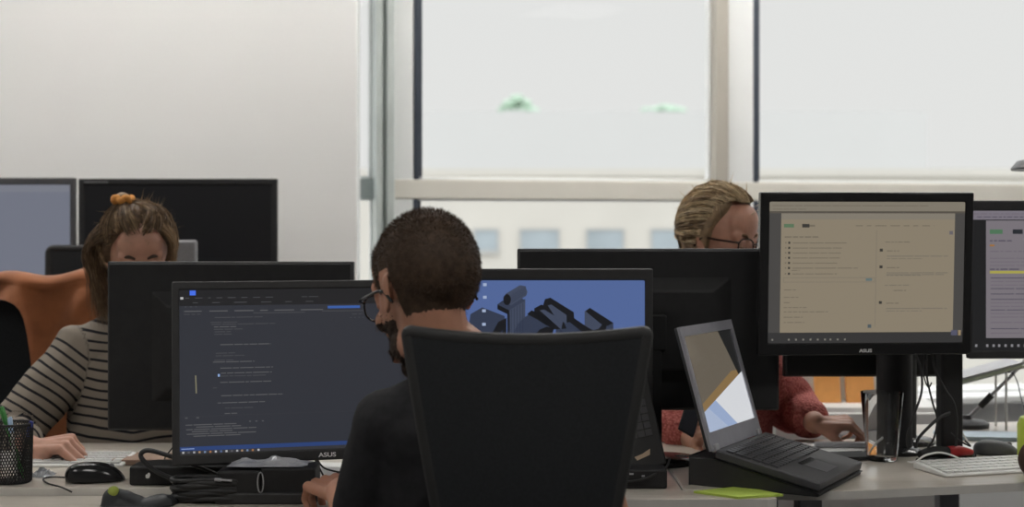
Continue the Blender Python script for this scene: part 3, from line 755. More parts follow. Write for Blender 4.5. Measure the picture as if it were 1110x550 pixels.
mb.chain([Ls_, Le], [.045,.040]); mb.chain([Le, Lw], [.040,.026]); mb.chain([Rs_, Re], [.045,.042]); mb.chain([Re, Rw], [.042,.027])
mb.chain([V(-.05,2.33,.9), Ls_], [.06,.045]); mb.chain([V(-.05,2.33,.9), Rs_], [.06,.045])
mb.chain([V(-.05,2.33,.8), V(-.04,2.28,.58)], [.11,.12])
hand_prims(mb, frameM(Lw, (-.02,.9,-.05), (-.35,-.1,.94)), side=1, curl=(38,42,25), sc=.98) if False else hand_prims(mb, frameM(Lw, (-.50,.78,.06), (-.1,-.1,.95)), side=-1, curl=(42,50,30))
hand_prims(mb, frameM(Rw, (-.5,.8,.0), (.1,0,.95)), side=1, curl=(30,35,22))
mbody = fuse(mb, 'body', skin_m, man, .0034, 4); shell_src = mbody.data.copy(); shift(mbody, ML)
# shirt
black_cloth = mat('black_cotton', (.026,.026,.028), .9, spec=.15, var=.15, scale=60, bump=.2, bscale=600)
mb = MB(); g = .012
mb.chain([C7+V(.01,.035,-.055), V(-.05,2.33,.88)], [.082,.12])
mb.chain([V(-.14,2.32,.89), V(.05,2.32,.89)], [.10,.10]); mb.chain([V(-.145,2.33,.72), V(.06,2.33,.72)], [.105,.105]); mb.chain([V(-.11,2.32,.56), V(.04,2.32,.56)], [.12,.12])
mb.chain([V(-.14,2.32,.89),V(-.13,2.33,.58)],[.10,.11]); mb.chain([V(.05,2.32,.89),V(.05,2.33,.58)],[.10,.11])
mb.chain([C7+V(.0,.03,-.045), Ls_+V(.0,0,-.005)], [.066,.060]); mb.chain([C7+V(.04,.03,-.045), Rs_], [.066,.058])
mb.chain([Ls_, Ls_*.30+Le*.70], [.060,.056]); mb.chain([Rs_, Rs_*.5+Re*.5], [.056,.050])
shift(fuse(mb, 'shirt', black_cloth, man, .006, 6, disp=fold(12,.007,30,.002,3)), ML)
trou = mat('dark_blue_denim', (.02,.025,.045), .9, var=.2, scale=120)
mb = MB()
mb.chain([V(-.04,2.30,.56), V(-.04,2.28,.60)], [.14,.12])
for sx in (-.12,.07): mb.chain([V(sx,2.30,.575), V(sx-.0,2.70,.57), V(sx,2.72,.13)], [.085,.06,.05])
shift(fuse(mb, 'trousers', trou, man, .012, 4), ML)
shoem = mat('dark_shoe_leather', (.03,.025,.02), .5)
for sx in (-.12,.07):
    mb = MB(); mb.chain([V(sx,2.70,.05), V(sx,2.86,.04)], [.05,.04]); shift(fuse(mb, 'shoe', shoem, man, .008, 3), ML)
# hair: close-cropped cap plus short strands
hairm = mat('dark_brown_hair', (.072,.046,.030), .6, var=.3, scale=90, spec=.3)
def hairline_man(p):
    """how much hair at a local head point 0..1"""
    az = math.atan2(p.x, -p.y)          # 0 at the back
    low = -.052 + .052*min(1, abs(az)/1.5)**2 if abs(az) < 1.75 else .045+ (abs(az)-1.75)*.03
    k = (p.z-low)/.028
    if p.y > .055 and p.z < .07: k = min(k, 0)
    return max(0, min(1, k))
HI = HM.inverted()
def sm(a, b_, x): x = max(0, min(1, (x-a)/(b_-a))); return x*x*(3-2*x)
def h_man(p):
    if p.y < -.030: low = -.046; fw = .04
    elif p.y < .022: low = -.046+.076*sm(-.030,-.014,p.y); fw = .02
    elif p.y < .05: low = .030-.03*sm(.018,.028,p.y)+.03*sm(.038,.05,p.y); fw = .02
    else: low = .03+.045*sm(.05,.07,p.y); fw = .015
    if abs(p.x) > .0785 and -.035 < p.y < .015 and p.z < .03: return 0
    return max(0, min(1, (p.z-low)/fw))
def h_beard(p):
    if p.y < -.002 or p.z > -.018 or p.z < -.135: return 0
    k = min(1, (p.y+.002)/.012)*min(1, (-.018-p.z)/.02)
    if p.z > -.05 and p.y > .05 and abs(p.x) < .045: k = 0
    if abs(p.x) < .02 and -.088 < p.z < -.064: k = 0
    return k
def shell(src, fn, name, m, parent, L, thick, jitter=.0006):
    bm = bmesh.new(); bm.from_mesh(src); bm.normal_update(); hv = {}
    for v in bm.verts: hv[v] = fn(HI @ v.co) if (v.co-hc).length < .2 else 0
    bmesh.ops.delete(bm, geom=[v for v in bm.verts if hv[v] <= 0], context='VERTS')
    seeds = [(f.calc_center_median(), f.normal.copy(), sum(hv[v] for v in f.verts)/len(f.verts)) for f in bm.faces]
    for v in list(bm.verts): v.co = v.co+v.normal*(-.0012+thick*hv[v]+jitter*noise.noise(v.co*250))
    me = bpy.data.meshes.new(name); bm.to_mesh(me); bm.free(); me.materials.clear(); me.materials.append(m)
    for p_ in me.polygons: p_.use_smooth = True
    o = bpy.data.objects.new(name, me); C.objects.link(o); o.parent = parent; shift(o, L); return seeds
random.seed(11)
seeds = shell(shell_src, h_man, 'hair', hairm, man, ML, .0048)
up = (HM.to_3x3() @ Vector((0,0,1))).normalized(); paths = []
for c_, n_, h in seeds:
    k = 1.6*h if h > .5 else h*1.1
    while k > 0:
        if random.random() < k:
            tp_ = max(0, n_.dot(up)); ln = (.003+.0040*tp_+.0012*h)*random.uniform(.7,1.25)*(.5+.5*h); p = c_+n_*(.0005+.0035*h)+Vector([random.gauss(0,.001) for _ in range(3)])
            g_ = (n_*.8-up*.6*(1-tp_)+Vector([random.uniform(-.35,.35) for _ in range(3)])).normalized()
            paths.append([p, p+g_*ln*.5, p+g_*ln])
        k -= 1
beardm = mat('dark_beard', (.035,.022,.016), .7, var=.3, scale=200, spec=.2)
for c_, n_, h in shell(shell_src, h_beard, 'beard', beardm, man, ML, .0016):
    if random.random() < h*.4: p = c_+n_*.0015; paths.append([p, p+(n_-up*.7)*.0015, p+(n_-up*.9)*.003])
shift(strands(paths, .00045, 'hair_tips', hairm, man), ML)
shift(glasses(man, HM, y=.100), ML)
for o in man.children:
    if o.name.startswith('glasses'):
        for c_ in o.children: shift(c_, ML)
office_chair('black mesh-back office chair the man in the middle sits on', (P(571,0,2.10).x, 2.115, 0), R(-2), .22, .385, .62, .487, curve=.035, dip=.012, r=.03, tilt=.0)

# --- the woman at the left in the striped top
WL = Vector((-.93, 3.45, 0)); wom = person('person in a cream and black striped top, brown hair tied up, working at the left', WL)
wc = P(150, 278.5, 3.38)
WH = headM(wc, R(200), R(-16), R(2), (1.0,1.0,1.06))
mb = MB(); head_prims(mb, WH)
wx = wc.x
mb.chain([wc+V(0,.03,-.05), V(wx-.005,3.43,1.04), V(wx-.005,3.44,.95)], [.05,.048,.08])
S1, S2 = P(85,382,3.40), P(228,385,3.45)
E1, E2 = P(10,476,3.30), V(-.63,3.30,.81)
W1, W2 = P(36,485,3.03), V(-.60,3.10,.775)
mb.chain([S1,E1],[.04,.036]); mb.chain([E1,W1],[.036,.023]); mb.chain([S2,E2],[.04,.036]); mb.chain([E2,W2],[.036,.023])
mb.chain([V(wx,3.45,.93),S1],[.05,.04]); mb.chain([V(wx,3.45,.93),S2],[.05,.04]); mb.chain([V(wx,3.45,.93),V(wx,3.45,.6)],[.09,.10])
hand_prims(mb, frameM(W1, (.93,-.30,.14), (-.1,-.25,.93)), side=-1, curl=(46,40,24), sc=1.04, thumb=(25,32,20))
hand_prims(mb, frameM(W2, (-.4,-.8,.0), (0,0,1)), side=1, curl=(35,38,22), sc=.92)
shift(fuse(mb, 'body', skin_w, wom, .0034, 4), WL)
# top with stripes that follow trunk and sleeves
strm = bpy.data.materials.new('striped_jersey'); strm.use_nodes = True; nt = strm.node_tree; b = nt.nodes['Principled BSDF']; b.inputs['Roughness'].default_value = .9
b.inputs['Specular IOR Level'].default_value = .15
at = nt.nodes.new('ShaderNodeAttribute'); at.attribute_name = 'stripe'
fr = nt.nodes.new('ShaderNodeMath'); fr.operation = 'FRACT'; lt = nt.nodes.new('ShaderNodeMath'); lt.operation = 'LESS_THAN'; lt.inputs[1].default_value = .27
mx = nt.nodes.new('ShaderNodeMix'); mx.data_type = 'RGBA'; mx.inputs[6].default_value = (.26,.225,.187,1); mx.inputs[7].default_value = (.02,.02,.024,1)
nt.links.new(at.outputs['Fac'], fr.inputs[0]); nt.links.new(fr.outputs[0], lt.inputs[0]); nt.links.new(lt.outputs[0], mx.inputs[0]); nt.links.new(mx.outputs[2], b.inputs['Base Color'])
mb = MB()
mb.chain([V(wx,3.43,1.015), V(wx,3.45,.90)], [.062,.12])
mb.chain([V(wx-.08,3.45,.90), V(wx+.09,3.45,.90)], [.105,.105]); mb.chain([V(wx-.07,3.43,.72), V(wx+.08,3.43,.72)], [.115,.115])
mb.chain([V(wx-.08,3.45,.90), V(wx-.07,3.44,.58)], [.105,.125]); mb.chain([V(wx+.09,3.45,.90), V(wx+.08,3.44,.58)], [.105,.125])
mb.chain([V(wx-.02,3.43,1.0), S1],[.06,.062]); mb.chain([V(wx+.02,3.43,1.0), S2],[.06,.060])
mb.chain([S1,E1],[.066,.062]); mb.chain([E1,E1*.45+W1*.55],[.060,.044]); mb.chain([S2,E2],[.062,.055]); mb.chain([E2,E2*.4+W2*.6],[.052,.04])
top_ = fuse(mb, 'striped_top', strm, wom, .005, 5, disp=fold(10,.011,28,.003,8))
att = top_.data.attributes.new('stripe', 'FLOAT', 'POINT'); vals = []
def segt(p,a,b_):
    d = b_-a; t = max(0,min(1,(p-a).dot(d)/d.length_squared)); return (p-(a+d*t)).length, t*d.length
for v in top_.data.vertices:
    p = v.co; wob = .006*noise.noise(p*11)
    d1, l1 = segt(p,S1,E1); d1b, l1b = segt(p,E1,W1); d2, l2 = segt(p,S2,E2); d2b, l2b = segt(p,E2,W2)
    dt = min(segt(p, V(wx-.06,3.45,1.0), V(wx-.06,3.44,.58))[0], segt(p, V(wx+.07,3.45,1.0), V(wx+.07,3.44,.58))[0])-.045
    dm = min(d1,d1b,d2,d2b)
    if dt < dm or (p.x > wx-.10 and p.x < wx+.1): val = (p.z - .10*abs(p.x-wx))+wob
    elif dm == d1: val = .4+l1+wob
    elif dm == d1b: val = .4+(E1-S1).length+l1b
    elif dm == d2: val = .4+l2
    else: val = .4+(E2-S2).length+l2b
    vals.append(val/.0225)
att.data.foreach_set('value', vals); shift(top_, WL)
mb = MB(); mb.chain([V(wx-.06,3.50,.56), V(wx+.06,3.50,.56)], [.13,.13])
for sx in (-.10,.10): mb.chain([V(wx+sx,3.50,.55), V(wx+sx,3.12,.53), V(wx+sx,3.14,.10)], [.085,.06,.045])
shift(fuse(mb, 'trousers', trou, wom, .012, 4), WL)
for sx in (-.10,.10):
    mb = MB(); mb.chain([V(wx+sx,3.15,.045), V(wx+sx,2.99,.035)], [.045,.035]); shift(fuse(mb, 'shoe', shoem, wom, .008, 3), WL)
# hair
hair_w = mat('brown_hair', (.115,.072,.042), .5, var=.35, scale=70, spec=.35)
hair_w2 = mat('light_brown_hair', (.30,.20,.11), .5, var=.3, scale=70, spec=.4)
def cap_hair(HM_, name, m, parent, L, front=.058, off=.012, lowback=-.05, grooves=60, rise=.0, ra=1.2, rb=2.0):
    vs = []; fs = []; n, m_ = 120, 60; mbx = MB()
    for i in range(m_+1):
        th = PI*i/m_*.82
        for k in range(n):
            a = 2*PI*k/n; d = Vector((math.sin(th)*math.cos(a), math.sin(th)*math.sin(a), math.cos(th)))
            p = Vector((d.x*.074, d.y*.095-.012, d.z*.083+.030))
            az = abs(math.atan2(p.x, -p.y))
            low = lowback if az < ra else lowback+(az-ra)/(rb-ra)*(.03-lowback) if az < rb else .03+min(1,(az-rb)/.7)*(front-.03)
            h = max(0, min(1, (p.z-low)/.018))
            o_ = -.010+(off+.010)*h + .0022*h*noise.noise(Vector((a*7, th*1.5, 3)))*2 + .003*h*noise.noise(p*30)
            vs.append(HM_ @ (p+d*o_))
    for i in range(m_):
        for k in range(n): fs.append((i*n+k, (i+1)*n+k, (i+1)*n+(k+1)%n, i*n+(k+1)%n))
    mbx.add(vs, fs); return shift(mbx.build(name, m, parent, smooth=180), L)
cap_hair(WH, 'hair', hair_w, wom, WL, front=.088, off=.014, lowback=-.07)
def surf(HM_, a, th, off):
    d = Vector((math.sin(th)*math.sin(a), -math.sin(th)*math.cos(a), math.cos(th)))     # a=0 back, +-pi front
    return Vector((d.x*(.074+off), d.y*(.095+off)-.012, d.z*(.083+off)+.030))
random.seed(5); pA = []; pB = []
bun = Vector((.034,-.020,.132)) # local: knot on the crown, to the viewer's left
for _ in range(2300):
    a = random.uniform(-PI, PI); th0 = random.uniform(.9, 1.45) if abs(a) > 1.9 else random.uniform(1.2, 2.15)
    if abs(a) > 2.2: th0 = random.uniform(.75, 1.08) + .10*noise.noise(Vector((a*6,0,0)))
    a1 = -.6; pts = []; o0 = random.uniform(.013,.019)
    for j in range(8):
        t = j/7; th = th0*(1-t)+.22*t; p = surf(WH, a*(1-t*.25), th, o0+.006*math.sin(PI*t)); p = p.lerp(bun, max(0,t-.55)/.45*.9)
        pts.append(WH @ (p+Vector((random.gauss(0,.0008),random.gauss(0,.0008),random.gauss(0,.0008)))))
    (pB if random.random() < .35 else pA).append(pts)
# loose locks falling at the viewer's left and flyaways
Rw_ = WH.to_3x3()
for _ in range(1500):
    ax = random.uniform(.9,2.3); p0 = WH @ surf(WH, ax, random.uniform(.7,1.4), .014)
    e_ = V(wc.x-.075+random.gauss(0,.018), wc.y+random.uniform(-.02,.06), wc.z-random.uniform(.07,.20)); mid = V(wc.x-.105+random.gauss(0,.012), wc.y+random.uniform(-.03,.05), wc.z-.005)
    pp, _r = catmull([p0, (p0+mid)/2+V(-.012,0,.012), mid, (mid+e_)/2+V(-.006,0,0), e_], [1]*5, 3)
    (pB if random.random() < .25 else pA).append(pp)
for _ in range(420):
    a = random.uniform(-PI,PI); p = surf(WH, a, random.uniform(.3,1.3), .014); d = (p-Vector((0,-.012,.03))).normalized()
    ln = random.uniform(.010,.026); c1 = Vector((random.gauss(0,.4),random.gauss(0,.4),random.gauss(0,.4)))
    pB.append([WH @ (p+d*ln*t*.5+c1*ln*t*t) for t in (0,.25,.5,.75,1)])
for _ in range(260):       # tuft that frames the face at the viewer's right
    p0 = WH @ surf(WH, -random.uniform(1.9,2.5), random.uniform(.7,1.0), .014); e_ = WH @ Vector((-.080+random.gauss(0,.003), .045+random.gauss(0,.008), random.uniform(-.03,.02)))
    m1 = (p0+e_)/2+ Rw_ @ Vector((-.012,.012,.01)); pp,_r = catmull([p0,m1,e_],[1]*3,4); pB.append(pp)
shift(strands(pA, .0008, 'hair_strands', hair_w, wom), WL); shift(strands(pB, .0007, 'hair_highlights', hair_w2, wom), WL)
scr = mat('mustard_scrunchie', (.60,.26,.06), .8, var=.2, scale=60)
mb = MB(); bc = WH @ bun
pts = []
for i in range(25):
    a = 2*PI*i/24; rr = .019+.003*math.sin(a*7); pts.append(bc+V(rr*math.cos(a), rr*math.sin(a)*.8, .004*math.sin(a*5)))
mb.tube(pts, .0085, 10); shift(mb.build('scrunchie', scr, wom), WL)
mb = MB(); mb.ell(bc+V(0,0,.004),(.017,.015,.014)); shift(mb.build('hair_knot', hair_w2, wom), WL)
brow = mat('dark_eyebrow', (.05,.03,.02), .8)
def browlash(HM_, parent, L, m):
    for s in (-1,1):
        x = MB(); x.tube([HM_ @ Vector(p) for p in [(s*.014,.083,.019),(s*.030,.0825,.0245),(s*.047,.071,.018)]], [.0036,.0042,.0020], 6); shift(x.build('eyebrow', m, parent), L)
        x = MB(); x.tube([HM_ @ Vector(p) for p in [(s*.019,.0865,-.0015),(s*.031,.0895,-.005),(s*.044,.083,-.0015)]], [.0010,.0016,.0010], 6); shift(x.build('eyelashes', m, parent), L)
browlash(WH, wom, WL, brow)
# her chair and the rust-coloured jacket hung over it
wch = office_chair('black office chair at the far left, a rust jacket hung over its back', (-1.30, 3.735, 0), R(178), .44, .48, .60, .49, curve=.0, r=.08)
jm = mat('rust_brown_suede', (.29,.10,.036), .85, var=.25, scale=14, sheen=.25, bump=.3, bscale=120)
jk = MB(); vs = []; nx, nz = 60, 44
# outline over the chair's top: front flap hangs towards the camera
def jpos(u, s_):
    # u across 0..1 , s_ along: 0 = hem of the front flap, .62 = top edge, 1 = down the far side
    x = -1.585+u*.60; hump = .014*math.exp(-((u-.62)/.16)**2)+.008*math.sin(u*9)
    topz = 1.098+hump-.02*max(0,(u-.8))*5*.4-.03*max(0,.25-u); topz += .010*math.sin(u*17+1)*(u>.05); hem = .04+.42*(1/(1+math.exp(-(x+1.265)/.014))) + .03*(u<.3)*(.3-u)
    if s_ < .6:
        t = s_/.6; z = topz-(1-t)*hem; y = 3.70-.02*(1-t)
    elif s_ < .75:
        a = (s_-.6)/.15*PI; z = topz+.035*math.sin(a)*1.0; y = 3.735-.05*math.cos(a)
    else:
        t = (s_-.75)/.25; z = topz-t*.40; y = 3.785+.012*t
    f = math.sin(u*26+z*14+2*noise.noise(Vector((u*3,z*5,1))))*.012*(1 if s_<.6 else .3) + .02*noise.noise(Vector((u*5,z*6,4)))
    f2 = .5+.5*math.sin((u*1.0+(1-z)*.9)*21); f += .016*f2**3*(1 if s_<.6 else .15)
    return V(x, y-f*.9, z)
fs = []
for s2 in (0,1):
    for i in range(nz+1):
        for j in range(nx+1):
            p = jpos(j/nx, i/nz); vs.append(p + (V(0,.006,0) if (s2 and i/nz<.6) else V(0,-.006,0) if (s2 and i/nz>.75) else V(0,0,-.006*s2)))
st = (nz+1)*(nx+1)
for i in range(nz):
    for j in range(nx):
        a = i*(nx+1)+j; q = (a,a+1,a+nx+2,a+nx+1); fs.append(q); fs.append(tuple(st+k for k in q[::-1]))
for i in range(nz):
    for j in (0,nx):
        a = i*(nx+1)+j; fs.append((a,a+nx+1,st+a+nx+1,st+a))
for j in range(nx):
    for i in (0,nz):
        a = i*(nx+1)+j; fs.append((a,a+1,st+a+1,st+a))
jo = jk.add(vs, fs).build('jacket', jm, smooth=180); tag(jo, 'rust brown jacket draped over the chair behind the striped-top woman', 'jacket')
fch = office_chair('black office chair pushed to the far desk, before the switched-off monitor', (P(127,0,4.02).x, 4.04, 0), R(4), .40, .42, .66, .548, curve=.01, r=.04)
lit_grey = mat('lit_backrest_grey', (.24,.24,.25), .9, var=.1, scale=200)
gx = P(200,0,4.02).x - P(127,0,4.02).x
MB().prism([(gx-.035,-.045),(gx+.034,-.03),(gx+.034,-.015),(gx-.035,-.025)], 1.08, 1.222).build('lit_back_side', lit_grey, fch, bevel=.008)['label'] = 'grey piece for the lit side of the backrest'  # added grey piece: light on the black backrest's right side, put into colour

# --- the blond woman at the right
BL = Vector((.52, 3.50, 0)); blo = person('blond person in glasses and a coral knit sweater behind the monitors at the right', BL)
bc_ = P(781, 262, 3.40)
BH = headM(bc_, R(231), R(-8), R(0), (1.0,.97,1.12))
mb = MB(); head_prims(mb, BH)
bx, by = bc_.x, bc_.y
mb.chain([bc_+V(-.03,.03,-.05), V(bx-.03,by+.06,1.03), V(bx-.02,by+.08,.93)], [.05,.048,.08])
S1b, S2b = V(bx+.06,by-.02,.94), V(bx-.17,by+.18,.94)
E1b, E2b = P(858,462,3.42), V(bx-.16,3.36,.80)
W1b, W2b = P(884,459,3.30), P(752,478,3.24)
E1b = P(858,440,3.50)
mb.chain([S1b,E1b],[.04,.04]); mb.chain([E1b,W1b],[.038,.026]); mb.chain([S2b,E2b],[.04,.036]); mb.chain([E2b,W2b],[.036,.024])
mb.chain([V(bx-.03,by+.08,.93),S1b],[.05,.04]); mb.chain([V(bx-.03,by+.08,.93),S2b],[.05,.04]); mb.chain([V(bx-.03,by+.1,.93),V(bx-.03,by+.12,.6)],[.09,.1])
hand_prims(mb, frameM(W1b, (.95,-.22,.05), (-.1,-.2,.95)), side=-1, curl=(45,45,30), sc=.95, thumb=(20,25,20))
hand_prims(mb, frameM(W2b, (.10,-.62,.45), (-.8,.1,.3)), side=-1, curl=(20,30,20), sc=.85)
shift(fuse(mb, 'body', skin_b, blo, .0034, 4), BL)
knit = bpy.data.materials.new('coral_knit'); knit.use_nodes = True; nt = knit.node_tree; b = nt.nodes['Principled BSDF']; b.inputs['Roughness'].default_value = .95
tcn = nt.nodes.new('ShaderNodeTexCoord'); vo = nt.nodes.new('ShaderNodeTexVoronoi'); vo.inputs['Scale'].default_value = 170; cr = nt.nodes.new('ShaderNodeValToRGB')
cr.color_ramp.elements[0].color = (.75,.26,.22,1); cr.color_ramp.elements[1].color = (.42,.09,.08,1); cr.color_ramp.elements[1].position = .8
nt.links.new(tcn.outputs['Object'], vo.inputs['Vector']); nt.links.new(vo.outputs['Distance'], cr.inputs[0]); nt.links.new(cr.outputs[0], b.inputs['Base Color'])
bp = nt.nodes.new('ShaderNodeBump'); bp.inputs['Distance'].default_value = .003; nt.links.new(vo.outputs['Distance'], bp.inputs['Height']); nt.links.new(bp.outputs[0], b.inputs['Normal']); bp.invert = True
mb = MB()
mb.chain([V(bx-.03,by+.06,1.01), V(bx-.03,by+.09,.90)], [.062,.12]); mb.chain([V(bx+.03,by+.02,.88), V(bx-.11,by+.15,.88)], [.10,.10])
mb.chain([V(bx+.02,by+.05,.88),V(bx+.02,by+.06,.58)],[.11,.125]); mb.chain([V(bx-.10,by+.15,.88),V(bx-.09,by+.15,.58)],[.11,.125])
mb.chain([V(bx-.03,by+.06,1.0), S1b],[.055,.062]); mb.chain([V(bx-.03,by+.06,1.0), S2b],[.055,.062])
mb.chain([S1b,E1b],[.068,.066]); mb.chain([E1b,E1b*.25+W1b*.75],[.064,.044]); mb.chain([S2b,E2b],[.06,.055]); mb.chain([E2b,E2b*.35+W2b*.65],[.052,.040])
shift(fuse(mb, 'sweater', knit, blo, .005, 5, disp=fold(12,.009,30,.003,21)), BL)
mb = MB(); mb.chain([V(bx-.09,by+.16,.56), V(bx+.03,by+.10,.56)], [.13,.13])
for sx in (-.12,.06): mb.chain([V(bx+sx,by+.12,.55), V(bx+sx+.03,by-.22,.53), V(bx+sx+.03,by-.2,.10)], [.085,.06,.045])
shift(fuse(mb, 'trousers', trou, blo, .012, 4), BL)
for sx in (-.12,.06):
    mb = MB(); mb.chain([V(bx+sx+.03,by-.19,.045), V(bx+sx+.03,by-.33,.035)], [.045,.035]); shift(fuse(mb, 'shoe', shoem, blo, .008, 3), BL)
hair_b = mat('dark_blond_hair', (.24,.16,.09), .5, var=.35, scale=60, spec=.35)
hair_b2 = mat('blond_hair', (.66,.52,.33), .45, var=.25, scale=60, spec=.4)
cap_hair(BH, 'hair', hair_b, blo, BL, front=.090, off=.011, lowback=-.06, ra=1.5, rb=1.85)
random.seed(9); pA = []; pB = []
tail = Vector((0,-.112,-.055))
for _ in range(3400):
    a = random.uniform(-PI, PI); aa_ = abs(a)
    lim = 1.95 if aa_ < 1.5 else 1.95-(aa_-1.5)/.4*.95 if aa_ < 1.9 else 1.0-min(1,(aa_-1.9)/.6)*.16
    th0 = lim-abs(random.gauss(0,.02)) if random.random() < .5 else random.uniform(.3, lim)
    th1 = 1.75; ph = random.uniform(0,6); pts = []; o0 = random.uniform(.012,.016)
    d0 = Vector((math.sin(th0)*math.sin(a), -math.sin(th0)*math.cos(a), math.cos(th0))); d1 = Vector((0,-math.sin(th1),math.cos(th1)))
    for j in range(9):
        t = j/8; d = d0.lerp(d1, t)
        if d.length < .35: d = d+Vector((0,0,.4))
        d.normalize(); o_ = o0+.003*math.sin(t*8+a*6)+.003*math.sin(PI*t)
        p = Vector((d.x*(.074+o_), d.y*(.095+o_)-.012, d.z*(.083+o_)+.030)); p = p.lerp(tail, max(0,t-.75)/.25)
        pts.append(BH @ (p+Vector((random.gauss(0,.0006),random.gauss(0,.0006),random.gauss(0,.0006)))))
    (pB if noise.noise(Vector((a*4,th0*3,0))) > -.25 and random.random()<.8 else pA).append(pts)
for _ in range(500):
    e_ = BH @ (tail+Vector((random.gauss(0,.016),-.012+random.gauss(0,.01),-random.uniform(.03,.13)))); p0 = BH @ (tail+Vector((random.gauss(0,.008),0,0)))
    pp,_r = catmull([p0,(p0+e_)/2+V(-.008,0,.004),e_],[1]*3,4); (pA if random.random()<.5 else pB).append(pp)
for _ in range(90):
    a = random.uniform(-PI,PI); p = surf(BH, a, random.uniform(.2,1.3), .014); d = (p-Vector((0,-.012,.03))).normalized(); ln = random.uniform(.01,.03); c1 = Vector((random.gauss(0,.4),random.gauss(-.3,.4),random.gauss(0,.4)))
    pB.append([BH @ (p+d*ln*t*.5+c1*ln*t*t) for t in (0,.25,.5,.75,1)])
shift(strands(pA, .0008, 'hair_strands', hair_b, blo), BL); shift(strands(pB, .0008, 'hair_highlights', hair_b2, blo), BL)
browlash(BH, blo, BL, mat('fair_eyebrow', (.2,.11,.06), .8))
gg = shift(glasses(blo, BH, y=.1, lw=.027, lh=.017, z=.0, fm=mat('dark_tortoise_frame', (.03,.015,.012), .25)), BL)
for c_ in gg.children: shift(c_, BL)
office_chair('black office chair of the blond person, hidden for the most part behind the monitors', (bx-.07, by+.34, 0), R(195), .40, .42, .58, .36, curve=.03, r=.08)

# ---------------------------------------------------------------- things on the desks
def D(y, z=DZ): return (CH-z)*F/(y-HZ)          # how far away a point of a desk top seen at row y lies
def at(px, y, z=DZ): d = D(y, z); return Vector(((px-555)/F*d, d, z))
paper = mat('white_paper', (.80,.80,.79), .8, var=.02)
def single(mb, name, m, label, cat, loc=(0,0,0), rz=0, group=None, **k):
    o = mb.build(name, m, None, **k); o.location = loc; o.rotation_euler = (0,0,rz); return tag(o, label, cat, group)
def wire(name, pts, r, m, label, cat='cable', group=None):
    return tag(MB().tube(pts, r, 8).build(name, m), label, cat, group)

# mesh pencil cup with pens
cp = at(13, 523); t = thing('pencil_cup', 'black wire-mesh pencil cup at the left edge of the desk', 'pencil cup', cp)
cm = MB(); ch_, cr_ = .118, .040
cm.lathe([(cr_-.004,.0005),(cr_-.004,.004)], 32); cm.build('cup_floor', blackm, t); cm = MB()
for zz in (ch_,): 
    cm.tube([(cr_*math.cos(a)*(.94 if zz<.05 else 1), cr_*math.sin(a)*(.94 if zz<.05 else 1), zz) for a in [2*PI*i/24 for i in range(25)]], .0022, 6, smooth=False)
cm.build('rim', blackm, t)
mm = MB(); ns = 44
for i in range(ns):
    for sg in (-1, 1):
        pts = [(cr_*(.94+.06*j/8)*math.cos(2*PI*i/ns+sg*j*.17), cr_*(.94+.06*j/8)*math.sin(2*PI*i/ns+sg*j*.17), .003+ch_*.97*j/8) for j in range(9)]
        mm.tube(pts, .0011, 4, smooth=False)
mm.build('mesh_wall', blackm, t, smooth=0)
greenp = mat('green_pen_plastic', (.07,.28,.07), .35, var=.05); bluep = mat('blue_pen_plastic', (.03,.05,.30), .3, var=.05); lbl = mat('pale_blue_pen', (.45,.60,.80), .3, var=.05)
def pen(label, a, b_, r, m, m2):
    a = Vector(a); b_ = Vector(b_); L_ = (b_-a).length; q = (b_-a).to_track_quat('Z','Y').to_euler()
    t = thing('pen', label, 'pen', a); t.rotation_euler = q
    MB().lathe([(.0008,0),(r*.5,.008),(r,.018),(r,L_-.03)], 14).build('barrel', m, t)
    MB().lathe([(r*1.15,L_-.032),(r*1.15,L_-.004),(r*.7,L_)], 14).box(r*.9,-.002,L_-.03,r*1.6,.002,L_-.002).build('pen_cap', m2, t)
pen('green marker pen leaning left in the mesh cup', cp+V(.024,.0,.006), P(1,441,cp.y), .0050, greenp, greenp)
pen('white and pale blue pen in the mesh cup', cp+V(.016,-.016,.006), P(11,452,cp.y-.005), .0036, whitep, lbl)
pen('dark blue pen standing at the right side of the mesh cup', cp+V(.008,.016,.006), P(33.5,457,cp.y-.005), .0034, blackm, bluep)

# keyboards
def keyboard(label, loc, rz, w_, d_, body, key, rows=5, cols=14, rot_label=None):
    t = thing('keyboard', label, 'keyboard', loc, rz)
    MB().add([(0,0,0),(w_,0,0),(w_,d_,0),(0,d_,0),(0,0,.006),(w_,0,.006),(w_,d_,.016),(0,d_,.016)], [(0,3,2,1),(4,5,6,7),(0,1,5,4),(1,2,6,5),(2,3,7,6),(3,0,4,7)]).build('case', body, t, bevel=.0025)
    kw = (w_-.014)/cols; kd = (d_-.014)/rows
    k0 = None
    for r in range(rows):
        c0 = 0
        while c0 < cols:
            span = 5 if (r == 0 and c0 == 4) else 1
            x0, y0 = .007+c0*kw, .007+r*kd; z0 = .006+.010*(y0+kd/2)/d_
            if span == 1:
                if k0 is None:
                    k0 = MB().box(0,0,-.001,kw-.0025,kd-.0025,.0035).build('key', key, t, bevel=.0008); o = k0
                else: o = k0.copy(); C.objects.link(o)
            else: o = MB().box(0,0,-.001,kw*5-.0025,kd-.0025,.0035).build('key', key, t, bevel=.0008)
            o.parent = t; o.location = (x0+.00125, y0+.00125, z0); c0 += span
    return t
w1 = at(-30, 508); keyboard('slim white keyboard under the hand of the striped-top woman', (w1.x, 2.945, DZ), R(0), .315, .115, whitep, mat('light_grey_key', (.6,.6,.59), .5))
keyboard('slim white keyboard at the front right corner of the desk', (.885, 2.822, DZ+.0002), R(17), .285, .118, whitep, mat('white_key', (.72,.72,.70), .45))

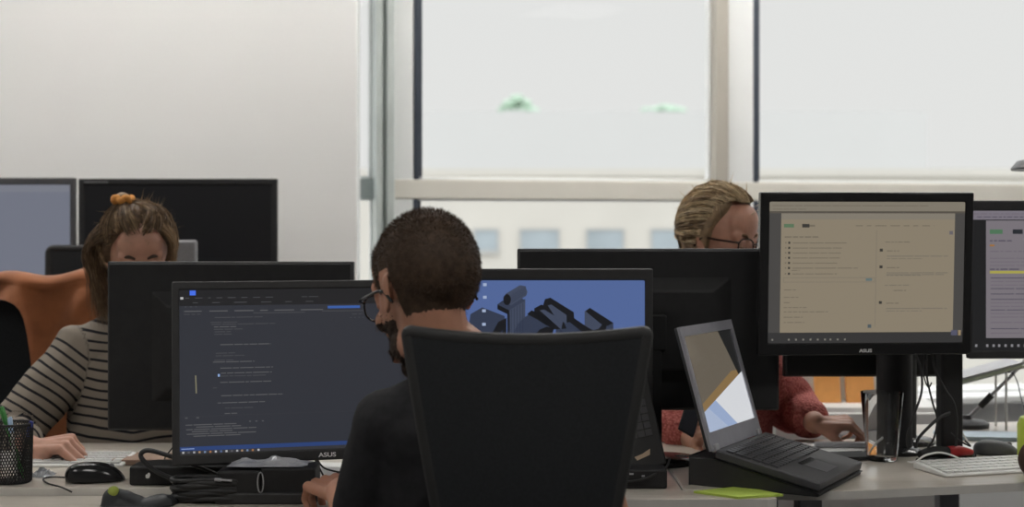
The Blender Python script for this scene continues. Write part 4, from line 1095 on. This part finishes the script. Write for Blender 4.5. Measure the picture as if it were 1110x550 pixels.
# mice
def mouse(label, c, rz, L_, W_, H_, m):
    t = thing('computer_mouse', label, 'mouse', c, rz)
    mb = MB(); vs = []; fs = []; n = 28; k = 12
    for i in range(k+1):
        th = PI/2*i/k
        for j in range(n):
            a = 2*PI*j/n; ca, sa = math.cos(a), math.sin(a)
            x = math.copysign(abs(ca)**.8, ca)*L_/2*math.cos(th)**.75 ; y = math.copysign(abs(sa)**.85, sa)*W_/2*math.cos(th)**.7
            vs.append((x-.12*L_*math.sin(th), y, .002+H_*math.sin(th)))
    for i in range(k):
        for j in range(n): fs.append((i*n+j, i*n+(j+1)%n, (i+1)*n+(j+1)%n, (i+1)*n+j))
    fs.append(tuple(range(n))[::-1]); mb.add(vs, fs); mb.build('shell', m, t, smooth=180)
    MB().lathe([(.0055,-.003),(.0055,.003)], 16, Matrix.Translation((L_*.26,0,H_*.80)) @ Matrix.Rotation(PI/2,4,'X')).build('scroll_wheel', mgrey, t)
    return t
mc = at(104, 522); mouse('black computer mouse beside the black box, left of the dark code editor', mc, R(12), .116, .062, .037, blackg)
wire('mouse_cable', [at(80,520)+V(0,0,.003), at(58,519)+V(0,0,.003), at(47,521)+V(0,0,.003), at(52,526)+V(0,0,.003), at(66,530)+V(0,0,.003), P(78,536,2.70)+V(0,0,.004)], .0018, blackc, 'thin black cable curling left from the black computer mouse')
mg = at(1081, 493); mouse('dark grey computer mouse behind the white keyboard', mg, R(-15), .10, .06, .03, dgrey)
# wrapper near the mouse
def crumple(name, m, label, cat, c, sx, sy, sz, seed, n=10, rz=0):
    mb = MB(); vs = []; fs = []
    for s2 in (0,1):
        for i in range(n+1):
            for j in range(n+1):
                x = i/n-.5; y = j/n-.5; q = noise.noise(Vector((x*5+seed, y*5, seed)))
                vs.append((x*sx+.1*sx*noise.noise(Vector((x*4,y*4,seed+9))), y*sy, max(.0005, sz*(.55+q*1.2)*(1-abs(2*x)**4)*(1-abs(2*y)**4))+.0007*s2))
    st = (n+1)**2
    for i in range(n):
        for j in range(n):
            a = i*(n+1)+j; q = (a,a+n+1,a+n+2,a+1); fs += [q[::-1], tuple(st+k for k in q)]
    mb.add(vs, fs); return single(mb, name, m, label, cat, c, rz, smooth=0)
film = mat('clear_crumpled_film', (.75,.78,.82), .15, trans=.55, var=0, ior=1.3)
crumple('plastic_wrapper', film, 'small crumpled clear wrapper between the mesh cup and the mouse', 'wrapper', at(46,516), .045, .05, .014, 2)
# black box with a small white mark
bx_ = at(196, 528); t = thing('docking_box', 'flat black box with a small white mark, right of the black mouse', 'box', (bx_.x, 2.735, DZ))
MB().prism([(-.105,0),(.11,0),(.11,.09),(-.07,.09),(-.105,.06)], 0, .038).build('case', blackm, t, bevel=.005, seg=3)
MB().ell((-.069,-.0008,.020),(.0030,.0006,.0030)).ell((-.0655,-.0008,.0215),(.0028,.0006,.0045)).ell((-.068,-.0008,.017),(.004,.0006,.0022)).build('mark', whitelogo, t)['label'] = 'small white emblem'
# strap loop
wire('cable_loop', [P(262,527,2.70), P(240,517,2.715), P(210,504,2.72), P(182,494,2.725), P(164,489,2.73), P(155,490,2.73), P(153,496,2.73), P(162,506,2.72), P(172,513,2.715), P(186,519,2.71), P(200,524,2.70)], .0048, blackc, 'thick black cable loop arching over the flat black box')
wire('thin_cable', [P(192,478,2.86), P(186,487,2.84), P(179,496,2.82), P(177,506,2.80), P(176,512,2.79)], .0015, blackc, 'thin black cable hanging down behind the cable loop')
# coil of cable
cc = at(234, 541, .73); t = thing('cable_coil', 'black coiled power cable in front of the flat black box', 'cable', (cc.x, 2.655, .73))
random.seed(3); pts = []
for i in range(150):
    a = i/150*2*PI*8; r_ = 1+.07*math.sin(i*.9); pts.append(V(.074*r_*math.cos(a), .034*r_*math.sin(a), .0055+.040*i/150+.002*math.sin(a*3)))
cp_, cr2 = pts, [.0048]*150
MB().tube(pts, .0052, 7, smooth=False).build('cable', blackc, t, smooth=180)
MB().box(-.045,-.018,.002,.05,.018,.044).build('power_brick', blackm, t, bevel=.006)
MB().lathe([(.0035,0),(.0035,.012),(.0022,.013),(.0022,.032)], 12, Matrix.Translation((.012,-.040,.049)) @ Matrix.Rotation(R(94),4,'Y')).build('plug', silver, t)
# glove with a yellow-green tip
gl_m = mat('black_glove_leather', (.022,.025,.028), .5, var=.15, bump=.3, bscale=150)
gc = P(150, 545, 2.615); mb = MB()
def gp(px, y, dd=0): return P(px, y, 2.615+dd)
mb.chain([gp(121,540), gp(122,556)], [.018,.022]); mb.chain([gp(122,549), gp(150,553), gp(176,549)], [.021,.018,.022]); mb.chain([gp(178,548), gp(184,546,.02)], [.02,.016]); mb.chain([gp(128,536), gp(150,546)], [.010,.014])
G0 = Vector((gc.x, 2.615, .73))
o = shift(fuse(mb, 'glove', gl_m, None, .003, 5, disp=fold(30,.004,60,.001,5)), G0); zmin = min(v.co.z for v in o.data.vertices)
for v in o.data.vertices: v.co.z = max(v.co.z, .0005)
o.location = G0; tag(o, 'black leather glove with a yellow-green tip at the bottom edge, before the mouse', 'glove')
tip = MB(); tip.ell((0,0,0),(.011,.011,.011)); tp_ = tip.build('fingertip', mat('yellow_green_fabric', (.30,.36,.07), .8), o); tp_.location = gp(123,533.5,-.004)-G0; tp_['label'] = 'yellow-green tip'
# black case below the code monitor
t = thing('equipment_case', 'black equipment case with a metal ring, below the dark code editor', 'case', (P(292,0,2.66).x, 2.625, .73))
MB().box(-.094,0,0,-.012,.080,.064).box(-.012,.004,0,.092,.080,.069).build('case', blackm, t, bevel=.006, seg=3)
MB().box(-.098,-.004,0,.096,.084,.022).build('case_base', black, t, bevel=.004)
MB().tube([(-.010+.0055*math.cos(a), -.004, .042+.019*math.sin(a)) for a in [2*PI*i/16 for i in range(17)]], .0013, 6).build('metal_ring', silver, t)
crumple('plastic_sleeve', mat('shiny_plastic_sleeve', (.55,.56,.60), .2, var=.1, scale=40, metal=.35), 'crumpled shiny plastic sleeve lying on the black equipment case', 'plastic sleeve', (P(291,0,2.66).x, 2.662, .7995), .150, .066, .012, 6, n=16)
# papers on the left desk
def sheet(label, c, w_, d_, rz, z=DZ, m=paper, th=.0008, name='paper_sheet', cat='paper'):
    return single(MB().box(-w_/2,-d_/2,0,w_/2,d_/2,th), name, m, label, cat, (c[0],c[1],z+.0003), rz, smooth=0)
sheet('white paper sheet behind the flat black box, left of the code monitor base', (P(226,0,2.9).x, 2.93), .13, .09, R(5))
sheet('white paper sheet crossed by black cables, right of the equipment case', (P(352,0,2.95).x, 2.90), .13, .21, R(-6))
pink = mat('brown_notebook_cover', (.30,.20,.15), .7)
single(MB().box(-.08,-.05,0,.08,.05,.012), 'notebook', pink, 'thin brown notebook behind the cable loop', 'notebook', (P(172,0,3.1).x, 3.02, DZ+.0003), R(-4), bevel=.001)
for i,(pp,lb) in enumerate([([(343,497),(352,508),(372,513)],'upper'),([(342,499),(350,515),(357,524)],'middle'),([(343,520),(358,517),(376,508)],'lower')]):
    wire('black_cable', [P(a,b_,2.80) for a,b_ in pp], .0019, blackc, lb+' of three black cables over the white paper by the seated man\'s hand')
# device and propped laptop between the chair and the thick laptop
t = thing('small_hub', 'small black hub box under the propped-up laptop, right of the office chair', 'box', (P(699,0,2.74).x, 2.70, DZ))
MB().box(-.045,0,0,.040,.06,.038).build('case', blackm, t, bevel=.004); MB().box(-.034,-.001,.028,-.026,.001,.031).box(-.01,-.001,.024,-.004,.001,.027).build('port', silver, t)
wire('black_cable', [P(726,497,2.74), P(722,507,2.72), P(710,514,2.70), P(697,520,2.69), P(676,523,2.70)], .0022, blackc, 'black cable running from the thick laptop to the small hub box')
t = thing('laptop', 'black laptop propped up behind the office chair back, torn beige sticker on it', 'laptop', (P(726,0,2.82).x-.006, 2.82, .775)); t.rotation_euler = (R(-10), R(-11.5), R(4))
MB().box(-.23,0,0,0,.018,.20).build('base', black, t, bevel=.003); km = MB()
for r in range(5):
    for c_ in range(13): km.box(-.215+c_*.0155,-.002,.062+r*.0155,-.215+c_*.0155+.0135,.0005,.062+r*.0155+.0135)
km.build('keyboard', dgrey, t, bevel=.0006)
MB().add([(-.058,-.0008,.018),(-.030,-.0008,.024),(-.027,-.0008,.036),(-.045,-.0008,.029),(-.062,-.0008,.026),(-.058,0.0,.018),(-.030,0.0,.024),(-.027,0.0,.036),(-.045,0.0,.029),(-.062,0.0,.026)], [(0,1,2,3,4)]).build('sticker', mat('torn_beige_sticker', (.50,.38,.27), .7), t, smooth=0)

# the thick laptop on its dock
lu = Vector((.50,.866,0)).normalized(); lv = Vector((.866,-.50,0))
A0 = Vector((.397, 2.72, DZ)); LWD = .285; LDP = .215
t = thing('laptop', 'open laptop with grey screen frame on a wedge-shaped black dock', 'laptop', A0)
t.rotation_euler = (0,0,math.atan2(lu.y, lu.x))        # local x along the hinge, local -y to the front
Hh = .062
wd = [(0,.052,0),(LWD,.052,0),(LWD,.052,Hh-.006),(0,.052,Hh-.006),(0,0,0),(LWD,0,0),(LWD,0,Hh-.006),(0,0,Hh-.006),(0,-LDP*.98,0),(LWD,-LDP*.98,0),(LWD,-LDP*.98,.008),(0,-LDP*.98,.008)]
MB().add(wd, [(0,1,2,3)[::-1],(3,7,6,2)[::-1],(0,3,7,4),(1,5,6,2),(4,7,11,8),(5,9,10,6),(8,11,10,9),(7,6,10,11)[::-1],(0,4,5,1),(4,8,9,5)]).build('dock', black, t, bevel=.003)
sl = math.atan2(Hh-.008-.006, LDP); BM = Matrix.Translation((0,0,Hh-.006)) @ Matrix.Rotation(sl, 4, 'X')
lb_ = MB().box(0,-LDP,.001,LWD,0,.018,BM).build('base', dgrey, t, bevel=.003)
ks = MB()
for r in range(6):
    for c_ in range(15):
        if r == 0 and 4 < c_ < 10: continue
        ks.box(.012+c_*.0175,-.125+r*.0185,.018,.012+c_*.0175+.015,-.125+r*.0185+.0155,.0212,BM)
ks.box(.012+5*.0175,-.125,.018,.012+9*.0175+.015,-.1095,.0212,BM)
ks.build('keyboard', mat('laptop_key_black', (.06,.06,.065), .3), t, bevel=.0008)
MB().box(.10,-.195,.018,.175,-.150,.0186,BM).build('touchpad', mat('touchpad_grey', (.10,.10,.105), .3), t); MB().box(.10,-.146,.018,.175,-.136,.0200,BM).build('touchpad_buttons', blackg, t, bevel=.001)
LT = math.atan2(.07, .243); LM_ = Matrix.Translation((0,.004,Hh+.008)) @ Matrix.Rotation(-LT, 4, 'X'); LH = .252
m = MB()
for (x0,z0,x1,z1) in [(0,0,LWD,.036),(0,LH-.020,LWD,LH),(0,.036,.013,LH-.020),(LWD-.013,.036,LWD,LH-.020)]: m.box(x0,0,z0,x1,.006,z1,LM_)
m.build('lid_bezel', laptop_bezel, t)
MB().box(0,.0055,.001,LWD,.013,LH,LM_).build('lid', black, t, bevel=.003)
for x in (.012, LWD-.03): MB().box(x,-.006,-.004,x+.018,.006,.012,LM_).build('hinge', silver, t, bevel=.002)
sm = MB(); mats = [lit(108,100,88,1.0,.12,.5)]; sx0, sx1, sz0, sz1 = .013, LWD-.013, .036, LH-.020  # window reflections on a dark screen, painted as glowing patches
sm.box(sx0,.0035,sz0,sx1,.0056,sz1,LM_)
def refl_patch(pts, mt, lay):
    sm.cur = scr_mat_index(mats, mt); y = .0034-.0001*lay
    sm.add([(sx0+(sx1-sx0)*u, y, sz1-(sz1-sz0)*v) for u,v in pts], [tuple(range(len(pts)))], LM_)
refl_patch([(0,.82),(.75,.60),(1,.55),(1,.45),(.78,.45),(0,.72)][::-1], lit(142,116,78,1,.12,.5), 1)
refl_patch([(.72,0),(1,0),(1,.62),(.95,.58)][::-1], lit(38,38,38,1,.12,.5), 2)
refl_patch([(0,.80),(1,.48),(1,1),(0,1)][::-1], lit(176,190,216,1,.12,.5), 3)
refl_patch([(.30,.705),(1,.48),(1,1),(.62,1)][::-1], lit(226,228,232,1,.12,.5), 4)
refl_patch([(.12,.76),(.30,.705),(.62,1),(.42,1)][::-1], lit(160,178,212,1,.12,.5), 5)
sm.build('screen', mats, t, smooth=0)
# phone-like clip by the left of the laptop lid
t = thing('smartphone', 'small black smartphone held upright in the hand behind the laptop lid', 'phone', P(744,470,3.17)); t.rotation_euler = (R(-20),R(30),R(20))
MB().box(-.022,0,0,.022,.007,.075).build('case', blackm, t, bevel=.003); MB().box(-.020,-.0004,.003,.020,0,.072).build('screen', lit(30,32,36,.5), t)
# green sticky notes
gs = [at(752,535), at(800,541.5), at(849,538.5), at(805,529.5)]
g0 = gs[0]; 
o = single(MB().prism([(p.x-g0.x, p.y-g0.y) for p in gs], 0, .0042), 'sticky_note_pad', mat('lime_green_paper', (.46,.60,.10), .7, var=.04), 'lime green sticky note pad on the desk corner before the open laptop', 'sticky notes', (g0.x, g0.y, DZ+.0002), smooth=0)

# drinking glass
gm = bpy.data.materials.new('clear_glass'); gm.use_nodes = True; b = gm.node_tree.nodes['Principled BSDF']
b.inputs['Transmission Weight'].default_value = 1; b.inputs['Roughness'].default_value = .0; b.inputs['IOR'].default_value = 1.3; b.inputs['Base Color'].default_value = (.97,.98,.98,1)
gp_ = at(956, 499); Hg = .1495
prof = [(.0005,0),(.030,0),(.033,.003),(.046,Hg-.001),(.0454,Hg),(.0448,Hg-.001),(.0318,.012),(.028,.010),(.0005,.010)]
single(MB().lathe(prof, 48, close=False), 'drinking_glass', gm, 'clear empty drinking glass on the desk under the beige web page', 'glass', (gp_.x, gp_.y, DZ), smooth=50)
# papers and books by the coral sleeve
sheet('white paper sheet lying nearest the keyboard of the open laptop', (P(868,0,3.2).x, 3.12), .20, .17, R(24), z=DZ)
sheet('white paper sheet under the hand in the coral sleeve', (P(905,0,3.2).x+.01, 3.20), .24, .14, R(-6), z=DZ+.001)
single(MB().box(-.085,-.04,0,.085,.04,.007), 'notebook', blackm, 'thin black notebook on the papers left of the drinking glass', 'notebook', (P(905,0,3.1).x, 3.06, DZ+.0025), R(10), bevel=.001)
single(MB().box(-.06,-.012,0,.06,.012,.012), 'pencil_case', silver, 'slim silver case before the hand in the coral sleeve', 'case', (P(912,0,3.2).x, 3.205, DZ+.0025), R(-3), bevel=.003)
# cabinet with orange folders
kx = P(918,0,4.1).x
t = thing('cabinet', 'low white cabinet under the window behind the blond person', 'cabinet', (kx, 4.15, 0))
MB().box(-.25,-.2,.04,.25,.2,.745).build('body', whitep, t, bevel=.003)
for k in range(3):
    dr_ = MB().box(-.245,-.218,.05+k*.23,.245,-.2,.27+k*.23).build('drawer', whitep, t, bevel=.003); MB().box(-.06,-.232,.20+k*.23,.06,-.218,.212+k*.23).build('handle', silver, dr_, bevel=.002)
t = thing('storage_box', 'white storage box on the low cabinet behind the orange folders', 'box', (kx+.01, 4.22, .745))
MB().box(-.21,-.09,0,.21,.09,.16).box(-.215,-.095,.16,.215,.095,.19).build('box', whitep, t, bevel=.003)
orm = mat('orange_card', (.85,.40,.12), .7, var=.05)
for i,(a,b_) in enumerate([(884,912),(918,949)]):
    q0, q1 = P(a,0,4.05), P(b_,0,4.05); x = MB().box(-(q1.x-q0.x)/2,0,0,(q1.x-q0.x)/2,.012,.14)
    o = single(x, 'folder', orm, ['orange card folder standing left of its twin on the low cabinet', 'orange card folder standing right of its twin, just left of the monitor column'][i], 'folder', ((q0.x+q1.x)/2, 4.05, .746), 0, 'orange folders on the low cabinet', bevel=.001); o.rotation_euler.x = R(-14)

# right-hand desk clutter
t = thing('stapler', 'red and black stapler between the monitor base and the white keyboard', 'stapler', at(1012,503)); t.rotation_euler = (0,0,R(18))
MB().box(-.035,-.018,0,.075,.018,.012).build('base', blackm, t, bevel=.004)
MB().tube([(-.034,0,.020),(.0,0,.026),(.04,0,.024)], [.010,.012,.011], 12).build('arm', blackm, t)
MB().tube([(.036,0,.024),(.065,0,.024),(.098,0,.020)], [.0125,.012,.006], 12).build('arm_cover', mat('red_plastic', (.42,.02,.025), .3), t)
wire('white_cable', [at(984,507)+V(0,0,.012), P(992,501,2.93), P(1003,494,2.93), P(1018,491,2.93), P(1032,494,2.93), P(1046,501,2.93)], .0021, whitep, 'white cable arching over the stapler from the white keyboard')
wire('white_cable', [P(925,500,3.10), P(938,488,3.10), P(952,476,3.12), P(968,471,3.14), P(985,475,3.14), P(1003,479,3.14), P(1018,479,3.14), P(1036,470,3.12)], .0021, whitep, 'white cable passing behind the drinking glass')
wire('white_cable', [P(1019,478,3.16), P(1021,464,3.16), P(1029,457,3.16), P(1038,462,3.16), P(1046,474,3.16), P(1052,484,3.13)], .0018, whitep, 'white cable loop standing by the black monitor column')
for i,(pts,lb,r_) in enumerate([([(992,384),(998,400),(999,425),(990,452),(983,474),(985,487)],'nearest the drinking glass',.0026),
     ([(1004,384),(1005,410),(1011,437),(1016,455),(1012,476),(1004,488)],'second from the drinking glass',.0022),
     ([(1010,384),(1014,402),(1024,422),(1034,438),(1037,460),(1036,484)],'bowing out right of the monitor column',.003),
     ([(1030,448),(1020,452),(1008,462),(996,475),(992,486)],'running down left across the column foot',.0035),
     ([(1031,470),(1040,478),(1052,484),(1046,478)],'short one at the right foot of the column',.0018),
     ([(1003,386),(1001,405),(1006,420),(1010,415)],'short loop under the beige-page monitor',.0016)]):
    wire('black_cable', [P(a,b_,2.985 if i != 0 else 2.96) for a,b_ in pts], r_, blackc, 'hanging black cable, '+lb)
single(MB().box(-.12,-.05,0,.12,.05,.010), 'notebook', mat('pale_blue_cover', (.50,.60,.68), .6), 'pale blue notebook behind the stapler and the grey mouse', 'notebook', (P(1072,0,3.35).x, 3.36, DZ+.0003), R(-8), bevel=.001)
sheet('white paper sheet at the back right of the desk', (P(1090,0,3.2).x, 3.20), .30, .16, R(6))
# laptop riser with silver laptop
rs = thing('laptop_stand', 'white tilted laptop stand on thin legs behind the mauve-page monitor', 'stand', (P(1075,0,3.5).x, 3.5, DZ))
z1_ = P(0,419,3.5).z-DZ; z2_ = P(0,398,3.5).z-DZ; xa, xb = P(1030,0,3.5).x-rs.location.x, P(1110,0,3.5).x-rs.location.x
MB().add([(xa,-.02,z1_),(xb,-.02,z2_),(xb,.09,z2_),(xa,.09,z1_),(xa,-.02,z1_+.006),(xb,-.02,z2_+.006),(xb,.09,z2_+.006),(xa,.09,z1_+.006)],[(0,3,2,1),(4,5,6,7),(0,1,5,4),(1,2,6,5),(2,3,7,6),(3,0,4,7)]).build('plate', silver, rs)
for x in (xa+.01, xb-.045):
    for yy in (.0,.075): MB().tube([(x,yy,0),(x,yy,z1_+(z2_-z1_)*(x-xa)/(xb-xa)+.001)], .0032, 8).build('leg', whitep, rs)
t = thing('laptop', 'closed silver laptop lying on the tilted white stand', 'laptop', rs.location+V(0,0,(z1_+z2_)/2+.0065)); t.rotation_euler = (0,-math.atan2(z2_-z1_, xb-xa),0)
MB().box(-.085,-.025,.0,.075,.085,.009).build('base', mat('green_grey_metal', (.45,.50,.38), .4, metal=.3), t, bevel=.002); MB().box(-.085,-.025,.0095,.075,.085,.014).build('lid', silver, t, bevel=.002)
# desk lamp
lb0 = P(1048,462,3.56); lb0.z = DZ; el = P(1095,409,3.50)
t = thing('desk_lamp', 'desk lamp with a dark dish shade cut off by the right photo edge', 'lamp', lb0)
MB().lathe([(.055,0),(.055,.010),(.045,.016),(.012,.020),(.010,.03)], 32).build('base', dgrey, t)
e_ = el-lb0; MB().tube([(0,0,.02), e_], .0042, 10, smooth=False).build('lower_arm', silver, t)
MB().tube([e_*.32+V(0,0,.012), e_*.58+V(0,0,.008)], .0085, 12, smooth=False).build('arm_clamp', blackm, t)
hd = P(1152,178,3.35)-lb0
MB().tube([e_, P(1165,330,3.45)-lb0, hd+V(.03,.02,.0)], .0042, 10, smooth=False).build('upper_arm', silver, t)
MB().lathe([(.118,-.014),(.120,-.010),(.105,.008),(.06,.018),(.02,.022),(.018,.034),(.002,.036)], 40, Matrix.Translation(hd), close=False).lathe([(.001,-.008),(.116,-.013)], 40, Matrix.Translation(hd), close=False).build('lamp_shade', mat('dark_grey_lamp_metal', (.05,.05,.055), .35), t)
wire('grey_cable', [P(1092,404,3.48), P(1098,405,3.48), P(1103,415,3.48), P(1106,428,3.48), P(1110,442,3.45), P(1116,458,3.4)], .0015, dgrey, 'thin grey cable hanging from the laptop stand at the right edge')
# right edge: bottle and leather pouch
ygm = mat('yellow_green_plastic', (.50,.60,.08), .4, var=.05)
t = thing('bottle', 'yellow-green bottle cut off by the right edge of the photo', 'bottle', at(1127,503)); 
MB().lathe([(.040,0),(.046,.004),(.046,.085),(.040,.10),(.020,.108),(.018,.112)], 32).build('body', ygm, t); MB().lathe([(.021,.108),(.021,.13),(.018,.133)], 24).build('bottle_cap', blackm, t)
lm = mat('dark_brown_leather', (.07,.035,.025), .55, var=.2, bump=.3, bscale=200); pc = at(1135,524)
mb = MB(); mb.ell((0,0,.045),(.058,.035,.048)); mb.box(-.04,-.02,.005,.04,.02,.05)
o = fuse(mb, 'pouch', lm, None, .004, 6); zm = min(v.co.z for v in o.data.vertices); o.location = (pc.x, pc.y-.0, DZ-zm); tag(o, 'dark brown rounded leather pouch cut off by the right edge of the photo', 'pouch')
